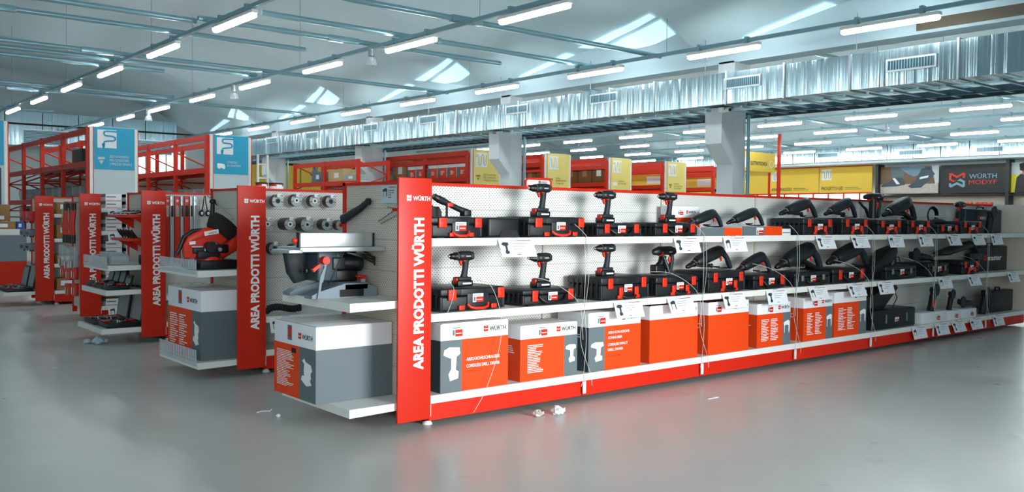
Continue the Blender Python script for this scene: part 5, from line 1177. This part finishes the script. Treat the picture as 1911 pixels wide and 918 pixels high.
# white ladder
t = thing('white_ladder', 'white ladder standing before the farthest pillar', 'ladder', (at(482, 330, Y=14).x, 14, 0)); w = at(500, 330, Y=14).x-at(482, 330, Y=14).x
for xx in (0, w): g = G(); g.box(xx-.02, xx+.02, 0, .05, 0, 2.62, WHITE); g.obj('rail', t)
for k in range(8): g = G(); g.box(0, w, .01, .04, .3+k*.3, .33+k*.3, WHITE); g.obj('rung', t)
# yellow panels on the back wall behind the ladder
for i, (u0, u1) in enumerate(((470, 560), (562, 680))):
    a, b = at(u0, 345, Y=32.4), at(u1, 345, Y=32.4); g = G(); g.box(0, b.x-a.x, 0, .05, 0, 1.2, YEL); o = g.obj('wall_board', None); o.location = (a.x, 32.4, 2.3); tag(o, ['yellow wall board behind the white ladder', 'yellow wall board behind the lower red rack'][i], 'board')
    g = G(); g.box(0, b.x-a.x, -.01, 0.05, 1.2, 1.3, DARK); g.obj('top_edge', o)
# ---- right wall boards
def wall_board(label, u0, u1, m, z0=2.55, z1=3.68, X=33.5, words=None, emblem=True):
    a, b = at(u0, 340, X=X).y, at(u1, 340, X=X).y; w = a-b
    t = thing('wall_board', label, 'board', (X, b, z0)); h = z1-z0
    g = G(); g.box(0, .05, 0.01, w-.01, 0, h, m); g.obj('board', t)
    g = G(); g.box(-.02, .04, 0, w, h, h+.06, RED); g.box(-.02, .04, 0, w, -.06, 0, REDR); g.obj('frame', t)
    if emblem:
        g = G(); s_ = h*.42; y1_ = w-.12; g.box(-.008, -.001, y1_-s_, y1_, h*.5, h*.5+s_, WPRT)
        P_ = [(.08, .7), (.18, .85), (.28, .7), (.28, .25), (.38, .12), (.48, .25), (.5, .75), (.6, .88), (.7, .75), (.72, .25), (.82, .12), (.92, .25), (.92, .85)]
        g.sweep([(-.01, y1_-a_*s_, h*.5+b_*s_) for a_, b_ in P_], (.012, .012), mat('olive_text_print', (150, 132, 40), .6), 5); g.obj('pipe_emblem', t)
    if words:
        g = G(); g.text(words, (-.006, w-.12, h*.1), (0, -1, 0), (0, 0, 1), min(w*.42, len(words)*.13), .15, TEXTD, .01); lines(g, (-.006, w*.5, h*.12), (0, -1, 0), (0, 0, 1), w*.44, .14, 2, mat('olive_text_print', (150, 132, 40), .6), 3); g.obj('lettering', t)
    return t
wall_board('yellow wall board left of the right pillar', 1262, 1330, YEL); wall_board('yellow wall board right of the pillar under the board lettered ELETTROTECNICA', 1380, 1434, YEL, words=None)
wall_board('yellow wall board lettered ANCORAGGIO behind the red pole', 1436, 1528, YEL, words='ANCORAGGIO'); wall_board('yellow wall board lettered PROGETTO LED', 1529, 1628, YEL, words='PROGETTO LED')
a, b = at(1387, 318, Y=14.8), at(1447, 287, Y=14.8)
t = thing('hanging_board', 'yellow board lettered ELETTROTECNICA beside the right pillar', 'sign', (a.x, 14.8, a.z)); w, h = b.x-a.x, b.z-a.z
g = G(); g.box(-.3, w, 0, .3, 0, h, YEL, .005); g.obj('board', t); g = G(); g.text('ELETTROTECNICA', (w*.22, -.006, h*.32), (1, 0, 0), (0, 0, 1), w*.52, h*.2, TEXTD, .02); g.obj('lettering', t)
g = G(); g.box(-.1, w*.12, -.006, 0, h*.15, h*.7, WPRT); g.lathe((w*.88, -.003, h*.42), (0, -1, 0), [(0, .13), (.004, .13)], WPRT, 20); g.lathe((w*.88, -.008, h*.42), (0, -1, 0), [(0, .11), (.002, .11)], YEL, 20); g.obj('emblem', t)
g = G(); g.box(.1, .16, .1, .16, -3.1, 0, REDR); g.box(w-.2, w-.14, .1, .16, -3.1, 0, REDR); g.obj('post', t)
t = thing('red_pole', 'tall thin red pole rising before the yellow boards', 'pole', (25.95, 14.75, 0)); g = G(); g.box(-.05, .05, -.05, .05, 0, 4.5, REDR); g.obj('post', t); g = G(); g.box(-.12, .12, -.12, .12, 0, .02, REDR); g.obj('foot_plate', t)
# posters
def poster(label, u0, u1, z0=2.45, z1=3.58, X=33.4):
    a, b = at(u0, 335, X=X).y, at(u1, 335, X=X).y; t = thing('wall_poster', label, 'poster', (X, b, z0)); return t, a-b, z1-z0
# shoe poster
t, w, h = poster('poster of work shoes walking on pale gravel', 1640, 1752)
g = G(); g.box(0, .05, 0, w, 0, h, mat('poster_brown', (120, 92, 66), .6)); g.obj('board', t)
g = G(); g.box(-.006, 0, .02, w-.02, .02, h*.36, mat('poster_gravel', (196, 186, 176), .8, var=.35, vscale=14)); g.obj('gravel_print', t)
PB = mat('poster_shoe_grey', (66, 82, 94), .6); PJ = mat('poster_denim', (112, 142, 160), .6)
def shp(g, P_, m, e=.008): g.prism([(w-a*w, b*h) for a, b in P_], 'x', -e, -e+.002, m)
g = G(); shp(g, [(.2, 1), (.45, 1), (.42, .5), (.22, .6)], mat('poster_trouser', (96, 112, 120), .6), .009); shp(g, [(.36, .95), (.5, .72), (.6, .62), (.72, .72), (.78, .98), (.6, 1)], PJ, .010); g.obj('trousers_print', t)
g = G(); shp(g, [(.04, .32), (.2, .48), (.28, .62), (.4, .6), (.46, .34), (.3, .28), (.06, .27)], PB, .011); shp(g, [(.5, .28), (.62, .45), (.72, .9), (.85, .95), (.94, .7), (.82, .42), (.72, .22), (.56, .2)], PB, .012); shp(g, [(.24, .58), (.28, .6), (.37, .36), (.31, .36)], WPRT, .013); shp(g, [(.7, .6), (.84, .66), (.83, .58), (.69, .52)], WPRT, .0135); g.obj('shoes_print', t)
g = G(); shp(g, [(.88, 1), (1, 1), (1, .4), (.95, .3), (.9, .8)], PALE, .007); g.obj('sky_print', t)
t, w, h = poster('black poster with orange and blue M emblem and WÜRTH MODYF lettering', 1755, 1877)
DK = mat('poster_black', (30, 32, 32), .5); g = G(); g.box(0, .05, 0, w, 0, h, DK); g.obj('board', t)
BL = mat('poster_pale_blue', (120, 160, 184), .5)
g = G(); MT = [(0, .5), (0, .95), (.12, 1), (.5, .78), (.88, 1), (1, .95), (1, .62), (.86, .62), (.86, .84), (.5, .62), (.14, .84), (.14, .55), (.34, .45), (.5, .56), (.3, .34)]
g.poly(MT, (-.006, w*.86, h*.22), (0, -1, 0), (0, 0, 1), w*.25, h*.5, ORG); g.obj('orange_emblem', t)
g = G(); MB_ = [(0, .3), (0, .08), (.12, 0), (.5, .2), (.88, 0), (1, .06), (1, .42), (.7, .6), (.52, .46), (.7, .42), (.86, .34), (.86, .18), (.5, .36), (.14, .18), (.14, .3)]
g.poly(MB_, (-.006, w*.86, h*.2), (0, -1, 0), (0, 0, 1), w*.25, h*.52, BL); g.obj('blue_emblem', t)
g = G(); g.text('WÜRTH', (-.006, w*.55, h*.5), (0, -1, 0), (0, 0, 1), w*.42, h*.19, BL, .01); g.obj('upper_lettering', t)
g = G(); g.text('MODYF', (-.006, w*.55, h*.3), (0, -1, 0), (0, 0, 1), w*.42, h*.15, ORG, .0); g.obj('lower_lettering', t)
t, w, h = poster('poster of a dark haired person in a dark jacket, at the right edge', 1882, 1960)
g = G(); g.box(0, .05, 0, w, 0, h, mat('poster_yellow', (226, 214, 60), .6)); g.obj('board', t)
g = G(); shp(g, [(0, .6), (0, 1), (1, 1), (1, .6)], PALE, .006); shp(g, [(.16, .0), (.2, .5), (.3, .62), (.6, .6), (.9, .5), (1, 0)], DK, .010); g.obj('jacket_print', t)
g = G(); shp(g, [(.34, .6), (.32, .9), (.5, .98), (.66, .9), (.64, .62), (.5, .55)], mat('poster_skin', (170, 118, 90), .6), .012); g.obj('face_print', t)
g = G(); shp(g, [(.28, .74), (.26, .95), (.4, 1.0), (.66, 1.0), (.7, .88), (.5, .9), (.4, .84), (.38, .7)], mat('poster_hair', (40, 28, 22), .7), .013); g.obj('hair_print', t)
# shelves of shoes beneath the posters, and the bright shelving bay beneath the yellow boards
a, b = at(1636, 375, X=33.3).y, at(1960, 375, X=33.3).y
t = thing('shoe_shelving', 'white shelving with red shoes beneath the posters', 'shelving', (33.2, b, 0)); w = a-b
g = G(); g.box(.1, .5, 0, w, 0, 1.5, PALE); g.box(0, .5, 0, w, 2.33, 2.38, DARK); g.box(0, .5, 0, w, 1.9, 1.93, WHITE); g.box(.45, .5, 0, w, 0, 2.4, CREAM); g.obj('carcass', t)
for uu in (1636, 1879.5):
    yy_ = at(uu, 340, X=33.18).y-b; g = G(); g.box(-.02, .5, yy_-.06, yy_+.06, 0, 3.7, CASEL); g.obj('post', t)
k = 0
for u in (1652, 1660, 1668, 1795, 1803, 1811, 1822, 1830, 1838, 1848):
    y = at(u, 375, X=33.2).y; k += 1
    s = thing('work_shoe', 'red and black work shoe, %s from the left, on the far shelving' % NTH[k-1], 'shoe', (33.2, y, 1.931), 0, 'work shoes on the far shelving')
    g = G(); g.sweep([(.0, .10, .05), (0, .04, .06), (0, -.05, .09), (0, -.09, .1)], [(.04, .03), (.05, .05), (.05, .07), (.04, .06)], ORG, 8, 2.6); g.obj('upper', s); g = G(); g.box(-.05, .05, -.11, .11, 0, .03, BLACK, .01); g.obj('sole', s)
a, b = at(1386, 365, X=33.3).y, at(1632, 365, X=33.3).y; w = a-b
g = G(); g.box(0, .04, 0, w, 2.1, 2.5, WIN); o = struct('glow_patch_41', g); o.location = (33.8, b, 0)
t = thing('rail_frame', 'red rail frame in front of the bright strip window', 'frame', (33.4, b, 2.0)); 
g = G(); g.box(0, .04, 0, w, -.05, .02, REDR); g.obj('rail', t)
for k in range(10): g = G(); g.box(0, .04, w*k/9-.03, w*k/9+.03, 0, .55, REDR); g.obj('post', t)
# ---- litter on the floor
def crumple(label, u, v, s, seed, m=RUBB, tear=True):
    rnd = random.Random(seed); p = at(u, v, Z=0); V = []; F = []; n, k_ = 12, 7
    for i in range(k_+1):
        for j in range(n):
            a, b = math.pi*i/k_, 2*math.pi*j/n; r = s*(.65+.5*rnd.random()); V.append((r*math.sin(a)*math.cos(b)*1.15, r*math.sin(a)*math.sin(b), max(0, s*.62+r*math.cos(a)*.75)))
    for i in range(k_):
        for j in range(n): F.append((i*n+j, (i+1)*n+j, (i+1)*n+(j+1) % n, i*n+(j+1) % n))
    g = G(); g.add(V, F, m); o = g.obj('crumpled_paper', None); o.location = (p.x, p.y, 0); tag(o, label, 'litter')
    if tear: g = G(); g.prism([(s*.6, .2*s), (s*1.6, .3*s), (s*1.5, .9*s), (s*.7, .7*s)], 'y', -.003, .003, m); g.obj('torn_strip', o)
crumple('crumpled grey white plastic scrap on the floor before the first gondola, left', 1004, 777, .033, 1, mat('beige_scrap', (196, 186, 176), .5)); crumple('crumpled white paper scrap on the floor before the first gondola, right', 1041, 773, .042, 2)
crumple('pale blue crumpled wrapper on the floor at the left, smaller', 163, 641, .035, 3, mat('pale_blue_wrapper', (170, 196, 206), .4)); crumple('pale blue crumpled wrapper on the floor at the left, larger', 184, 642, .055, 4, mat('pale_blue_wrapper', (170, 196, 206), .4))
crumple('tiny white scrap on the floor left of the biggest carton', 519, 778, .015, 5, RUBB, False)
p = at(492, 769, Z=0); g = G(); g.sweep([(-.05, 0, .004), (0, .01, .006), (.04, -.01, .004), (.06, .01, .01)], (.004, .004), RUBB, 6); o = g.obj('plastic_strip', None); o.location = (p.x, p.y, 0); tag(o, 'thin white plastic strip on the floor left of the biggest carton', 'litter')
p = at(1330, 743, Z=0); g = G(); g.box(-.06, .06, -.008, .008, 0, .004, RUBB); o = g.obj('plastic_strip', None); o.location = (p.x, p.y, 0); tag(o, 'thin white strip on the open floor right of centre', 'litter')
